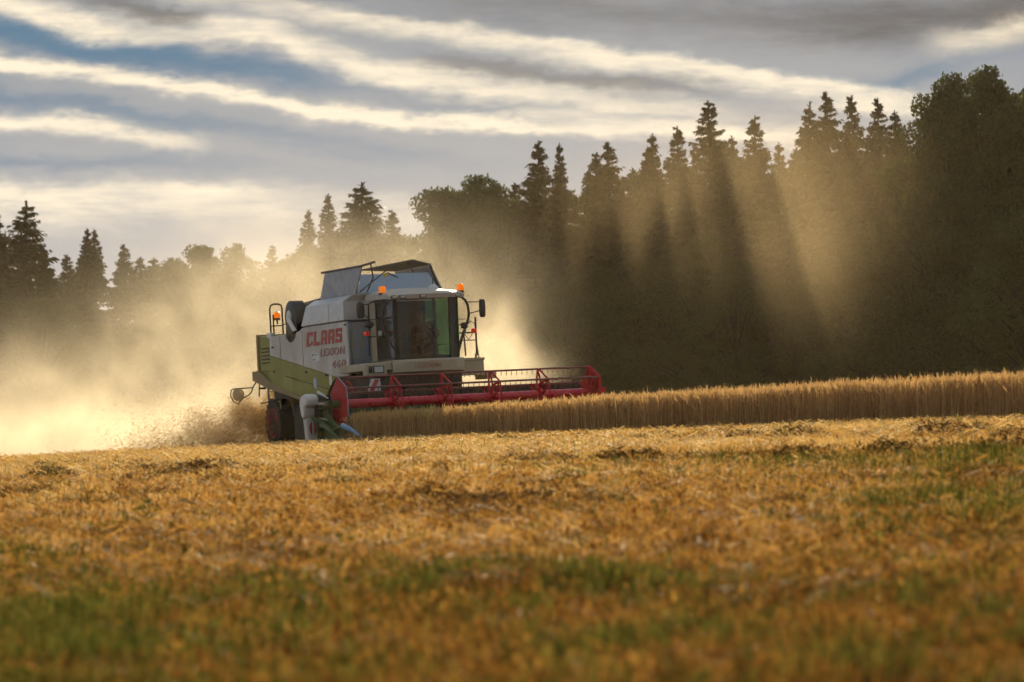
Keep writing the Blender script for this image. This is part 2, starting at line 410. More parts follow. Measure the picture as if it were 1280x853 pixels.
def build_grass():
    # dry grass tufts of the near field, and green weeds in patches
    X, Y = sample_field(150000, 11.5, 40, 1.0, 1.5)
    g = vnoise(X, Y, .8, 21) + .7 * vnoise(X, Y, 2.4, 22)
    k = g > RNG.uniform(-.02, .38, len(X)); X = X[k]; Y = Y[k]; n = len(X)
    L_ = RNG.uniform(.06, .2, n) * np.clip((38 - Y) / 22, .3, 1)
    P = blades(np.stack([X, Y, ground_z(X, Y) - .01], 1), L_, RNG.uniform(.004, .011, n), np.abs(RNG.normal(.2, .65, n)), RNG.uniform(0, 6.28, n), .25)
    o = link_mesh('dry_grass', quad_mesh('dry_grass', M['dry'], P, RNG.uniform(0, 1, n))); tag(o, 'amber dry grass covering the near part of the field', 'dry grass', kind='stuff')
    X, Y = sample_field(330000, 11.2, 60, 1.0, 1.5)
    px = px_of(X, Y); py = 505 - 4800 * ground_z(X, Y, False) / Y
    def patch(cx, cy, rx, ry, w): return w * np.exp(-((px - cx) / rx) ** 2 - ((py - cy) / ry) ** 2)
    d = (patch(1000, 588, 280, 14, .75) + patch(1240, 582, 90, 16, 1.1) + patch(1190, 640, 150, 38, 1.0) + patch(640, 745, 240, 28, 1.1)
         + patch(0, 840, 170, 85, 1.5) + patch(60, 600, 12, 10, .6) + patch(330, 790, 220, 40, .5) + patch(820, 830, 260, 40, .15) + patch(950, 770, 200, 40, .3) + patch(1200, 760, 110, 50, .5)
         + np.clip((py - 680) / 150, 0, 1) * .14 + np.clip((py - 770) / 60, 0, 1) * .30 + patch(720, 605, 90, 12, .2) + patch(30, 700, 60, 25, .4) + .05)
    d = d * np.clip(.55 + 1.1 * vnoise(X, Y, .8, 31) + .6 * vnoise(X, Y, 2.5, 32), 0, 1.4)
    k = RNG.uniform(0, 1, len(X)) < d; X = X[k]; Y = Y[k]; d = d[k]; n = len(X)
    L_ = RNG.uniform(.05, .17, n) * (.7 + .6 * np.clip(d, 0, 1)) * np.where(Y > 40, 1.2, 1.)
    P = blades(np.stack([X, Y, ground_z(X, Y) - .01], 1), L_, RNG.uniform(.006, .015, n) + .0001 * Y, np.abs(RNG.normal(.1, .45, n)), RNG.uniform(0, 6.28, n), .3)
    o = link_mesh('weeds', quad_mesh('weeds', M['weeds'], P, RNG.uniform(0, 1, n))); tag(o, 'green weeds growing in patches among the stubble', 'weeds', kind='stuff')

def build_leafy():
    # low leafy weeds and withered leaves in clumps over the near field
    n0 = 2600; X, Y = sample_field(n0, 11.3, 42, 1.2, 1.5)
    px = px_of(X, Y); py = 505 - 4800 * ground_z(X, Y, False) / Y
    left = np.exp(-((px - 30) / 260) ** 2 - ((py - 800) / 110) ** 2)
    gp = np.clip(.10 + .55 * vnoise(X, Y, .35, 61) + .25 * np.clip((py - 640) / 200, 0, 1) + left, 0, 1)
    out = {'weeds': [], 'dry': []}
    for i in range(len(X)):
        k = int(RNG.integers(20, 90)); r = RNG.uniform(.05, .2); h = RNG.uniform(.05, .22) * min(1, 30 / Y[i] + .3)
        a = RNG.uniform(0, 6.28, k); q = np.sqrt(RNG.uniform(0, 1, k)) * r
        xx = X[i] + q * np.cos(a); yy = Y[i] + q * np.sin(a); zz = ground_z(xx, yy) + RNG.uniform(0, 1, k) * h * (1.2 - q / r)
        P = blades(np.stack([xx, yy, zz], 1), RNG.uniform(.012, .045, k), RNG.uniform(.008, .026, k), RNG.uniform(.2, 2., k), RNG.uniform(0, 6.28, k), .5)
        out['weeds' if RNG.uniform() < gp[i] else 'dry'].append(P)
    for key, nm, lab in (('weeds', 'leafy_weeds', 'low leafy green weeds in clumps on the near field'), ('dry', 'withered_weeds', 'withered rust brown weeds in clumps on the near field')):
        P = np.concatenate(out[key]); o = link_mesh(nm, quad_mesh(nm, M[key], P, RNG.uniform(0, 1, len(P)))); tag(o, lab, 'weeds', kind='stuff')

def build_crop():
    def pts(n, x0, x1, y0, y1, pw):
        lx = RNG.uniform(x0, x1, n); ly = y0 + (y1 - y0) * RNG.uniform(0, 1, n) ** pw
        w = local_to_world(np.stack([lx, ly, np.zeros(n)], 1)); return w[:, 0], w[:, 1], ly
    A = [pts(40000, CROP_X0, 42, CROP_Y0, CROP_Y0 + 3.2, 1.5), pts(30000, CROP_X0, 50, CROP_Y0 + 2.5, CROP_Y0 + 14, 1.3), pts(9000, -25, CROP_X0, 3.25, 9, 1.6)]
    X = np.concatenate([a[0] for a in A]); Y = np.concatenate([a[1] for a in A]); n = len(X)
    ly = np.concatenate([a[2] for a in A]); lx = (AX[0] * (X - ORG[0]) + AX[1] * (Y - ORG[1]))
    edge = np.clip(1 - (ly - CROP_Y0) / 1.5, 0, 1); sh_ = (.16 * vnoise(X, Y, .8, 44) + .12 * vnoise(X, Y, 2.6, 45) + .08 * RNG.normal(size=n)) * edge
    X = X + sh_ * AY[0]; Y = Y + sh_ * AY[1]; Z = ground_z(X, Y, False)
    L_ = .49 + .07 * np.clip((lx - 8) / 12, 0, 1) - .018 * np.clip(ly + 3.3, 0, 8) + .03 * vnoise(X, Y, .25, 41) + .03 * vnoise(X, Y, 1.3, 42) + RNG.normal(0, .048, n)
    tall = RNG.uniform(0, 1, n) < .004; L_ = L_ + tall * RNG.uniform(.03, .12, n)
    lean = np.abs(RNG.normal(0, .09, n)); lean = np.where(RNG.uniform(0, 1, n) < .05, RNG.uniform(.2, .7, n), lean)
    az = RNG.uniform(0, 6.28, n); fa = RNG.uniform(-.7, .7, n)
    W = (.003 + .00006 * Y) * RNG.uniform(.5, 1.6, n)
    B = np.stack([X, Y, Z], 1)
    P = blades(B, L_, W, lean, az, .8, fa)
    # leaves on the stalk
    k = RNG.integers(0, n, n // 2); t = RNG.uniform(.15, .8, len(k))
    d = np.stack([np.sin(lean) * np.cos(az), np.sin(lean) * np.sin(az), np.cos(lean)], 1)
    B2 = B[k] + d[k] * (L_[k] * t)[:, None]
    P2 = blades(B2, RNG.uniform(.08, .22, len(k)), W[k] * 1.5, RNG.uniform(.3, 1.5, len(k)), RNG.uniform(0, 6.28, len(k)), .3)
    # ears: two crossed quads each, nodding
    top = B + d * L_[:, None]; el = RNG.uniform(.06, .10, n); la = lean + RNG.uniform(0, .9, n)
    ew = np.full(n, .012) + .00006 * Y
    E1 = blades(top, el, ew, la, az, .6, fa); E2 = blades(top, el, ew, la, az, .6, fa + 1.57)
    # awns
    k2 = RNG.integers(0, n, n)
    E3 = blades(top[k2] + np.array([0, 0, .03]), RNG.uniform(.06, .12, len(k2)), np.full(len(k2), .005), la[k2] + RNG.normal(0, .25, len(k2)), az[k2], .2)
    root = empty('wheat_crop', tuple(local_to_world(np.array([8., CROP_Y0, 0]))))
    inv = Matrix.Translation(root.location).inverted()
    for nm, mt, PP in (('wheat_stalks', M['wheat'], np.concatenate([P, P2])), ('wheat_ears', M['ears'], np.concatenate([E1, E2, E3]))):
        o = link_mesh(nm, quad_mesh(nm, mt, PP, RNG.uniform(0, 1, len(PP))), root); o.matrix_parent_inverse = inv; o['kind'] = 'stuff'
    tag(root, 'strip of ripe wheat standing uncut ahead of the harvester', 'wheat', kind='stuff')
build_stubble(); build_grass(); build_leafy(); build_crop()

# ------------------------------------------------------------------ trees
def build_spruce_mesh(seed, slim=1., ragged=1.):
    r = np.random.default_rng(seed); H = 20.
    Bs = []; Ls = []; Ws = []; Ln = []; Az = []; Fa = []
    z = 1.2 if seed % 2 else 2.; limb = MB()
    while z < H - .25:
        t = (z / H)
        R = 4.1 * slim * (1 - t) ** .9 * ((.8 + .4 * r.uniform()) if t < .75 else r.uniform(.85, 1.1)) + .10
        if t < .15: R *= .6 + 2.6 * t
        nb = 7 if t < .9 else 5
        a0 = r.uniform(0, 6.28)
        for b in range(nb):
            if r.uniform() < .16 * ragged and .15 < t < .8: continue
            a = a0 + b * 6.28 / nb + r.normal(0, .25); Rb = R * (r.uniform(.5, 1.3) if t < .8 else r.uniform(.7, 1.15))
            droop = (.34 - .55 * t) * Rb
            ns = int(8 + 26 * Rb / 3)
            u = np.sort(r.uniform(.08, 1, ns)) ; u[-1] = 1
            zb = z + r.uniform(-.45, .45) * (1 - .5 * t); px = np.cos(a) * u * Rb; py = np.sin(a) * u * Rb; pz = zb - droop * u ** 1.4 + .12 * Rb * np.maximum(0, u - .7) * 2
            # side sprays: broad near 60% of the limb, short at its tip
            for side in (-1, 1, 0):
                k = len(u); ln = (.14 + .08 * (t < .8) + .6 * np.sin(np.clip(u, 0, 1) * 2.6) * Rb / 3) * r.uniform(.6, 1.3, k)
                az = a + side * r.uniform(.5, 1.15, k) + r.normal(0, .15, k)
                Bs.append(np.stack([px, py, pz], 1)); Ls.append(ln); Ws.append(np.full(k, .17 if t < .8 else .11) * r.uniform(.7, 1.4, k))
                Ln.append(1.57 + r.uniform(-.15, 1.1, k) if side else 1.9 + r.uniform(0, 1.1, k)); Az.append(az); Fa.append(az + 1.57 + r.normal(0, .8, k))
            if Rb > .8: limb.tube([(0, 0, z + .1), (px[len(px) // 2], py[len(px) // 2], pz[len(px) // 2]), (px[-1], py[-1], pz[-1])], .035, 4, .012, caps=False)
        z += (.42 if t < .75 else .22) * r.uniform(.75, 1.3)
    k = 16; Bs.append(np.stack([np.zeros(k), np.zeros(k), np.linspace(H - 1.3, H - .2, k)], 1)); Ls.append(np.full(k, .28)); Ws.append(np.full(k, .12)); Ln.append(r.uniform(.3, 1.2, k)); Az.append(r.uniform(0, 6.28, k)); Fa.append(r.uniform(0, 6.28, k))
    global RNG
    P = blades(np.concatenate(Bs), np.concatenate(Ls), np.concatenate(Ws), np.concatenate(Ln), np.concatenate(Az), .35, np.concatenate(Fa))
    crown = quad_mesh('spruce_crown', M['needles'], P, r.uniform(0, 1, len(P)))
    limb.tube([(0, 0, -1), (0, 0, 4), (.05, 0, 12), (0, 0, H)], .28, 8, .03)
    tr = limb.build('trunk', M['bark'], smooth=True); tm = tr.data; bpy.data.objects.remove(tr)
    return crown, tm

def build_broad_mesh(seed, wide=1., low=False):
    r = np.random.default_rng(seed); H = 20.
    t = MB(); t.tube([(0, 0, -1), (.1, 0, 3), (.2, .1, 7), (0, .2, 12)], .42, 9, .16)
    Bs = []; cl = []
    n = 125
    for i in range(n):
        a = r.uniform(0, 6.28); u = r.uniform(0, 1) ** .6
        zz = r.uniform(.06, 1.) ** .85; rad = 5.0 * wide * math.sin(math.pi * min(1, (zz * .78 + .2))) ** .7
        c = np.array([math.cos(a) * u * rad, math.sin(a) * u * rad, zz * H * .93]); s = r.uniform(.6, 1.45) * (1.1 - .45 * zz)
        cl.append((c, s))
        if i % 3 == 0:
            z0 = max(2, c[2] * .55); t.tube([(0, 0, z0), (c[0] * .5, c[1] * .5, (z0 + c[2]) / 2 + .3), tuple(c)], .11, 5, .025, caps=False)
    for c, s in cl:
        k = int(270 * s); d = r.normal(size=(k, 3)); d /= np.linalg.norm(d, axis=1, keepdims=True)
        q = c + d * (s * r.uniform(.35, 1.12, k) ** .6)[:, None] * np.array([1.15, 1.15, .8])
        Bs.append(q)
    B = np.concatenate(Bs); k = len(B)
    P = blades(B, r.uniform(.11, .24, k), r.uniform(.10, .20, k), r.uniform(0, 3.1, k), r.uniform(0, 6.28, k), .5, r.uniform(0, 6.28, k))
    crown = quad_mesh('broad_crown', M['leaves'], P, r.uniform(0, 1, k))
    tr = t.build('trunk', M['bark'], smooth=True); tm = tr.data; bpy.data.objects.remove(tr)
    return crown, tm

SPR = [build_spruce_mesh(1, 1.05), build_spruce_mesh(2, .8, 1.6), build_spruce_mesh(3, .95, 1.), build_spruce_mesh(4, 1.15, 2.4), build_spruce_mesh(5, 1.25, 1.5), build_spruce_mesh(6, .7, 2.6)]
BRD = [build_broad_mesh(11), build_broad_mesh(12, 1.15), build_broad_mesh(13, .85), build_broad_mesh(14, 1.2, True), build_broad_mesh(15, 1., True)]
def tree(kind, px, py, D, wid, label, group, var=None):
    X, Y = xy_of(px, D); z0 = float(ground_z(X, Y, False)) - .15
    H = (505 - py) / 4800 * D - z0
    lib = SPR if kind == 'S' else BRD
    cm, tm = lib[var if var is not None else random.randrange(len(lib) if kind == 'S' else 3)]
    o = empty('spruce_tree' if kind == 'S' else 'broadleaf_tree', (X, Y, z0))
    s = H / 20.; w = s * wid * (1.28 if kind == 'S' else 1.)
    o.rotation_euler = (random.gauss(0, .022), random.gauss(0, .022), random.uniform(0, 6.28)); o.scale = (w, w, s)
    link_mesh('crown', cm, o); link_mesh('trunk', tm, o)
    tag(o, label, 'tree', group)
    return o
def shrub(px, py, D, wid, label, group, var):
    o = tree('B', px, py, D, wid, label, group, var); o.name = 'woodland_shrub'; o['category'] = 'shrub'; return o
G1 = 'spruces along the skyline of the wood'; G2 = 'broadleaf trees along the edge of the wood'
SKY = [
 ('S', 28, 251, 290, 1.15, 'big ragged spruce with drooping boughs at the left end of the treeline', 3),
 ('S', -10, 268, 292, 1.1, 'spruce cut off by the left edge beside the big ragged spruce', 0),
 ('S', 60, 308, 300, .9, 'low spruce hidden against the right flank of the big ragged spruce', 2),
 ('S', 101, 285, 296, .85, 'left one of two slim spruces rising side by side out of the dust', 1),
 ('S', 123, 287, 298, .85, 'right one of two slim spruces rising side by side out of the dust', 1),
 ('S', 166, 305, 300, 1.05, 'short lone spruce in the skyline dip left of the round leafy trees', 2),
 ('B', 215, 312, 300, 1.1, 'low leafy tree at the left of the round leafy group behind the dust', 1),
 ('B', 258, 290, 300, 1.1, 'round leafy tree highest of the group between the two spruce stands', 0),
 ('B', 296, 290, 302, .9, 'leafy tree at the right of the round leafy group behind the dust', 2),
 ('S', 334, 306, 305, .9, 'small spruce tip just right of the round leafy group', 0),
 ('S', 386, 263, 290, .9, 'leftmost spruce of the four rising behind the harvester', 1),
 ('S', 416, 243, 290, .9, 'slender spruce second from the left behind the harvester', 1),
 ('S', 456, 227, 288, 1.5, 'broad crowned spruce, highest of the four behind the harvester', 3),
 ('S', 492, 262, 290, 1.0, 'lower spruce right of the broad crowned one behind the harvester', 2),
 ('B', 562, 214, 262, 1.1, 'tall leafy tree at the left end of the high wood above the cab', 0),
 ('B', 606, 204, 264, 1.05, 'tall leafy tree with lacy gaps next to the first dark spruces', 1),
 ('B', 638, 210, 262, .9, 'narrow leafy tree squeezed against the first dark spruces', 2),
 ('S', 668, 176, 255, .95, 'first high spruce right of the lacy leafy trees', 2),
 ('S', 703, 179, 256, .62, 'thin spruce standing free beside a notch of open sky', 1),
 ('S', 744, 191, 255, .9, 'pointed spruce on the right bank of the notch of open sky', 0),
 ('S', 772, 177, 254, 1.0, 'dense spruce just right of the notch of open sky', 2),
 ('S', 800, 184, 252, .85, 'short spruce between two denser ones at the middle of the high wood', 1),
 ('S', 822, 167, 252, .8, 'spruce with a thin tip, left neighbour of a similar thin tip', 1),
 ('S', 846, 158, 250, .85, 'spruce with a thin tip, just left of the tall dark pointed spruce', 2),
 ('S', 893, 126, 245, 1.0, 'tall dark pointed spruce crossed by a sunbeam, highest of its stretch', 0),
 ('S', 920, 168, 246, .8, 'lower spruce right of the tall dark pointed spruce', 1),
 ('S', 946, 146, 242, .95, 'sunlit hazy spruce between two taller pointed ones', 2),
 ('S', 972, 178, 244, .8, 'low spruce in the gap left of the strongest sunbeam', 1),
 ('S', 999, 126, 238, .75, 'slender spruce with spreading boughs at the head of the strongest sunbeam', 3),
 ('S', 1030, 160, 238, .85, 'spruce right of the slender one at the head of the sunbeam', 1),
 ('S', 1054, 113, 235, .85, 'tallest spruce tip of the close trio before the dark leafy mass', 2),
 ('S', 1076, 118, 234, .75, 'middle spruce tip of the close trio before the dark leafy mass', 0),
 ('S', 1101, 122, 233, .8, 'last spruce tip of the close trio before the dark leafy mass', 2),
 ('S', 1130, 138, 232, .9, 'spruce leaning into the left side of the dark leafy mass', 1),
 ('B', 1166, 98, 205, .85, 'dark leafy tree whose shoulder starts the high mass at the right', 0),
 ('B', 1206, 74, 202, .9, 'tall dark leafy tree second in the high mass at the right', 1),
 ('B', 1252, 58, 200, .95, 'tallest dark leafy tree near the right edge', 2),
 ('B', 1300, 62, 198, .95, 'dark leafy tree cut off by the right edge', 0),
 ('B', 1362, 70, 196, .95, 'dark leafy tree beyond the tallest one at the right edge', 1),
]
for k, px, py, D, w, lab, v in SKY:
    tree(k, px, py, D, w, lab, G1 if k == 'S' else G2, v)
# second rank filling the wood behind the skyline trees
def skyline(px):
    xs = [-60, 0, 60, 110, 165, 240, 330, 380, 450, 520, 600, 700, 780, 890, 1000, 1100, 1160, 1250, 1400]
    ys = [270, 280, 310, 300, 315, 305, 318, 285, 270, 280, 225, 215, 200, 175, 170, 160, 130, 95, 90]
    return float(np.interp(px, xs, ys))
def depth(px): return float(np.interp(px, [0, 500, 640, 900, 1100, 1280], [300, 295, 262, 250, 238, 206]))
px = -50
while px < 1400:
    py = skyline(px) + random.uniform(2, 26)
    tree('S' if random.random() < (.68 if px > 640 or px < 180 else .3) else 'B', px, py, depth(px) + random.uniform(8, 18), random.uniform(.85, 1.5) * (1 if px < 640 else .9),
         'tree of the dense second rank filling the wood below the skyline', 'trees filling the wood behind the skyline ones')
    px += random.uniform(17, 27)
# leafy understorey along the edge of the wood
px = -40
while px < 1400:
    base = skyline(px); py = base + random.uniform(.35, .6) * (470 - base)
    shrub(px, py, depth(px) - random.uniform(8, 24), random.uniform(1.0, 1.5), 'leafy green shrub of the understorey along the foot of the wood', 'shrubs along the foot of the wood', random.choice((3, 4)))
    px += random.uniform(30, 48)

exec_machine = True
# ------------------------------------------------------------------ the combine harvester
H_ = empty('combine_harvester'); H_.matrix_world = MW
tag(H_, 'dusty white and green combine harvester with wide red reel cutting ripe wheat', 'combine harvester')
def T(name, m, pts, r, parent=H_, seg=8, **k): return MB().tube(pts, r, seg, **k).build(name, M[m], parent, smooth=True)
YC = -.15
def bothY(y): return 2 * YC - y

# --- body panels
notch = [(-4.24, 2.75)] + [(-3.79 + .42 * math.cos(a), 2.75 - .22 * math.sin(a)) for a in np.linspace(math.pi * .95, math.pi * .05, 9)] + [(-3.34, 2.76)]
white = [(-5.42, 2.28), (-5.42, 2.74)] + notch + [(-3.05, 2.79), (-2.9, 2.84), (.31, 2.84), (.34, 1.57), (-.58, 1.57)]
green = [(-5.42, 2.275), (-.59, 1.565), (-.95, 1.42), (-1.25, 1.22), (-1.45, 1.04), (-1.9, 1.02), (-3.1, 1.18), (-5.5, 1.58)]
for side in (1, -1):
    f = (lambda y: y) if side == 1 else bothY
    a, b = sorted((f(-1.5), f(-1.45)))
    pn = MB().prism(white if side == 1 else [(min(x, -.85), z) for x, z in white], 'y', a, b).build('side_panel', M['white'], H_, .012)
    MB().prism(green, 'y', a, b).build('lower_panel', M['green'], H_, .012)
    a, b = sorted((f(-1.515), f(-1.44)))
    MB().prism([(-6.86, 1.93), (-6.86, 1.70), (-5.5, 1.44), (-3.1, 1.08), (-1.9, .97), (-1.9, 1.03), (-3.1, 1.17), (-5.45, 1.58), (-6.5, 1.93)], 'y', a, b).build('skirt', M['tan'], H_, .01)
# rear hood
MB().box(-6.48, -5.44, -1.42, 1.12, 1.9, 2.79).build('rear_hood', M['green'], H_, .03)
MB().box(-6.56, -6.46, -1.47, 1.17, 1.88, 2.84).build('rear_trim', M['tan'], H_, .015)
MB().prism([(-6.9, 1.66), (-6.9, 1.95), (-6.5, 1.98), (-5.4, 1.9), (-5.4, 1.45), (-6.0, 1.45)], 'y', -1.4, 1.1).build('straw_hood', M['green'], H_, .02)
MB().prism([(-6.35, .7), (-6.75, 1.6), (-5.3, 1.6), (-5.1, .75)], 'y', -1.05, .75).build('straw_chopper', M['tan'], H_, .02)
# inner body and chassis
MB().prism([(-5.4, 1.2), (-5.4, 2.7), (-.02, 2.8), (-.02, 1.5), (-1.2, 1.1), (-3, 1.15)], 'y', -1.44, .5).prism([(-5.4, 1.2), (-5.4, 2.7), (-.9, 2.78), (-.9, 1.15)], 'y', .503, 1.14).build('threshing_body', M['dark'], H_)
MB().box(-5.0, .9, -.95, .65, .75, 1.3).build('chassis', M['dark'], H_, .02)
MB().box(-4.6, -2.0, -1.25, -.5, .15, 1.05).box(-1.9, -1.2, -1.3, -.9, .5, 1.15).build('side_tank', M['dark'], H_, .05)
MB().box(-5.9, -5.6, -1.0, .7, .5, .72).build('rear_axle', M['dark'], H_, .02)
# front bulkhead of the grain tank
MB().prism([(-1.49, 1.80), (-1.49, 2.83), (.5, 2.83), (.5, 1.80)], 'x', -.02, .1).build('bulkhead', M['skytint'], H_, .01)
MB().prism([(-1.47, 1.57), (-1.47, 1.795), (1.17, 1.795), (1.17, 1.57)], 'x', -.01, .12).build('bulkhead_foot', M['green'], H_, .01)
T('climbing_rail', 'cream', [(.13, -1.33, 1.86), (.2, -1.33, 1.9), (.2, -1.33, 2.66), (.2, -1.29, 2.76), (.2, -1.21, 2.8), (.2, -1.12, 2.76), (.2, -1.09, 2.66), (.2, -1.09, 1.9), (.13, -1.09, 1.86)], .016)
for z in (2.3, 1.95): MB().tube([(.2, -1.33, z), (.2, -1.09, z)], .012).build('rung', M['cream'], H_)
# grain tank with chamfered shoulder
sec = [(-1.5, 2.875), (-1.5, 3.33), (-1.25, 3.47), (.95, 3.47), (1.2, 3.33), (1.2, 2.875)]
mb = MB(); n = len(sec)
vs = [(-2.97 + (.42 if z > 3 else 0) + (.0 if z < 3.4 else -.05), y, z) for y, z in sec] + [(.14, y, z) for y, z in sec]
mb.add(vs, [tuple(range(n))[::-1], tuple(range(n, 2 * n))] + [(i, (i + 1) % n, n + (i + 1) % n, n + i) for i in range(n)])
k_ = n  # far front corner cut away so bright dust shows through the cab glass
for i, (x, y, z) in enumerate(list(mb.v)):
    if i >= n and y > .9: mb.v[i] = (-.9, y, z)
mb.build('grain_tank', M['light'], H_, .02)
MB().box(-2.95, .12, -1.46, .5, 2.835, 2.88).build('tank_gap', M['black'], H_)
# tank extension: flaps folded up
MB().slab([(-2.26, -1.2, 3.475), (-1.79, -1.22, 4.09), (.81, -1.22, 4.08), (.25, -1.2, 3.475)], .03).build('tank_flap', M['sheet'], H_, .006)
MB().slab([(.26, -1.16, 3.475), (.05, -1.0, 3.93), (.05, .70, 3.93), (.26, .90, 3.475)], .03).build('tank_flap', M['skytint'], H_, .006)
MB().slab([(-2.4, 1.0, 3.475), (-2.4, .79, 4.1), (.02, .79, 4.1), (.2, 1.0, 3.475)], .03).build('tank_flap', M['sheet'], H_, .006)
MB().slab([(-2.3, -1.1, 3.475), (-2.45, -1.0, 3.8), (-2.45, .7, 3.8), (-2.3, .9, 3.475)], .03).build('tank_flap', M['sheet'], H_, .006)
MB().slab([(-2.45, .80, 4.12), (-2.45, -.05, 4.17), (.12, .30, 4.24), (.05, .80, 4.12)], .035).build('tank_cover', M['dsheet'], H_, .006)
MB().tube([(-2.0, -1.23, 4.11), (.8, -1.23, 4.1), (1.61, -1.2, 4.14)], .028).tube([(1.35, -1.2, 4.12), (1.2, -1.1, 3.8), (.6, -1.05, 3.5)], .018).build('flap_strut', M['black'], H_)
T('flap_strut', 'black', [(.3, -1.12, 3.52), (.95, -.7, 3.95)], .014)
T('flap_strut', 'black', [(.1, -.35, 3.97), (.1, .35, 3.62)], .014)
T('flap_strut', 'black', [(.08, .76, 4.1), (.1, .92, 3.62), (.24, .95, 3.5)], .03)
T('flap_strut', 'steel', [(.05, .2, 4.2), (.05, .35, 3.93)], .014)
MB().box(.08, .1, -.42, -.33, 3.78, 3.95).build('warning_tag', M['yellow'], H_)
# engine deck and dust screen
MB().prism([(-4.3, 2.78), (-4.3, 3.40), (-3.9, 3.5), (-2.7, 3.54), (-2.7, 2.78)], 'y', -1.1, .8).build('engine_hood', M['black'], H_, .04)
dsc = MB().lathe([(.05, -1.47), (.36, -1.47), (.415, -1.45), (.425, -1.4), (.425, -1.16), (.3, -1.13)], (-3.86, 0, 3.13), 'y', 40).build('rotary_screen', M['black'], H_, smooth=True)
MB().lathe([(.02, -1.50), (.15, -1.50), (.17, -1.48), (.17, -1.45)], (-3.88, 0, 3.15), 'y', 24).build('screen_hub', M['cover'], dsc, smooth=True)
MB().prism([(-3.96, 3.10), (-3.82, 3.18), (-3.28, 2.80), (-3.52, 2.78)], 'y', -1.53, -1.49).build('suction_arm', M['light'], dsc, .01)
# rear top rail with beacon, exhaust
T('rear_rail', 'black', [(-5.7, -1.35, 2.78), (-5.7, -1.35, 3.44), (-5.7, -1.32, 3.53), (-5.7, -1.25, 3.56), (-5.7, -1.12, 3.56), (-5.7, -1.05, 3.53), (-5.7, -1.03, 3.44), (-5.7, -1.03, 2.78)], .022)
MB().tube([(-5.7, -1.35, 3.02), (-5.7, -1.03, 3.02)], .014).tube([(-5.7, -1.27, 2.78), (-5.7, -1.27, 3.3)], .02).build('rail_brace', M['black'], H_)
T('rail_brace', 'black', [(-5.7, -1.03, 3.05), (-5.0, -1.03, 3.05)], .014)
MB().box(-5.72, -5.4, -1.46, -1.38, 2.72, 2.84).build('rail_foot', M['light'], H_, .01)
MB().tube([(-5.45, -1.0, 2.78), (-5.45, -1.0, 3.2), (-5.5, -.98, 3.3)], .04).build('exhaust_pipe', M['steel'], H_)

def beacon(x, y, z, s=1.):
    b = MB().lathe([(.07 * s, 0), (.085 * s, .01), (.085 * s, .05), (.06 * s, .06)], (x, y, z), 'z', 20).tube([(x, y, z - .1), (x, y, z)], .02).build('beacon', M['black'], H_, smooth=True)
    MB().lathe([(.083 * s, .05), (.083 * s, .15), (.075 * s, .19), (.05 * s, .205)], (x, y, z), 'z', 20).build('beacon_lens', M['amber'], b, smooth=True)
beacon(1.55, -1.02, 3.37); beacon(1.55, .92, 3.36); beacon(-5.7, -1.17, 3.16, .95)

# --- cab
MB().box(.45, 1.95, -.95, .62, 1.84, 1.93).build('cab_floor', M['dark'], H_, .02)
MB().box(.44, .52, -.92, .40, 1.9, 3.25).build('cab_rear_wall', M['dark'], H_)
MB().box(.47, .84, -.965, -.9, 1.86, 3.3).build('cab_pillar', M['cream'], H_, .015)
MB().box(.47, .56, .6, .665, 1.86, 3.3).build('cab_pillar', M['cream'], H_, .015)
dr = MB().prism([(.86, 1.87), (.86, 3.27), (2.02, 3.24), (1.98, 1.87)], 'y', -.955, -.935).build('cab_door', M['sglass'], H_)
MB().prism([(.84, 1.85), (.84, 3.3), (.885, 3.3), (.885, 1.85)], 'y', -.965, -.93).prism([(1.96, 1.85), (2.0, 3.3), (2.05, 3.3), (2.01, 1.85)], 'y', -.965, -.925).prism([(.89, 3.25), (.89, 3.3), (1.99, 3.3), (1.99, 3.25)], 'y', -.963, -.93).prism([(.89, 1.85), (.89, 1.89), (1.96, 1.89), (1.96, 1.85)], 'y', -.963, -.93).build('door_frame', M['black'], dr)
T('door_handle', 'black', [(.95, -1.0, 2.3), (1.9, -1.0, 2.34)], .013, dr)
MB().box(1.0, 1.2, -.975, -.957, 2.45, 2.56).build('door_sticker', M['cover'], dr)
MB().prism([(.57, 1.87), (.57, 3.27), (2.02, 3.24), (1.98, 1.87)], 'y', .635, .655).build('side_window', M['gglass'], H_)
MB().box(.47, .49, .402, .598, 1.9, 3.25).build('rear_window', M['gglass'], H_)
# curved windscreen
def bow(y): return 2.24 - .30 * ((y - YC) / .75) ** 2
ys = np.linspace(-.9, .60, 15); mb = MB(); vs = []
for y in ys: vs += [(bow(y) - .02, y, 1.86), (bow(y) + .04, y, 3.26)]
mb.add(vs, [(2 * i, 2 * i + 2, 2 * i + 3, 2 * i + 1) for i in range(14)]); ws = mb.build('windscreen', M['glass'], H_, smooth=True)
def post(y0, y1, nm='screen_frame'):
    MB().hexa([(bow(y0) - .06, y0, 1.84), (bow(y0) + .01, y0, 1.84), (bow(y1) + .01, y1, 1.84), (bow(y1) - .06, y1, 1.84),
               (bow(y0), y0, 3.28), (bow(y0) + .07, y0, 3.28), (bow(y1) + .07, y1, 3.28), (bow(y1), y1, 3.28)]).build(nm, M['black'], ws, .008)
post(-.93, -.86); post(.38, .68)
MB().tube([(bow(-.1) + .04, -.05, 1.88), (bow(-.1) + .07, -.05, 2.7)], .012).tube([(bow(.1) + .05, -.55, 2.14), (bow(.1) + .07, .3, 2.16)], .008).build('wiper', M['black'], ws)
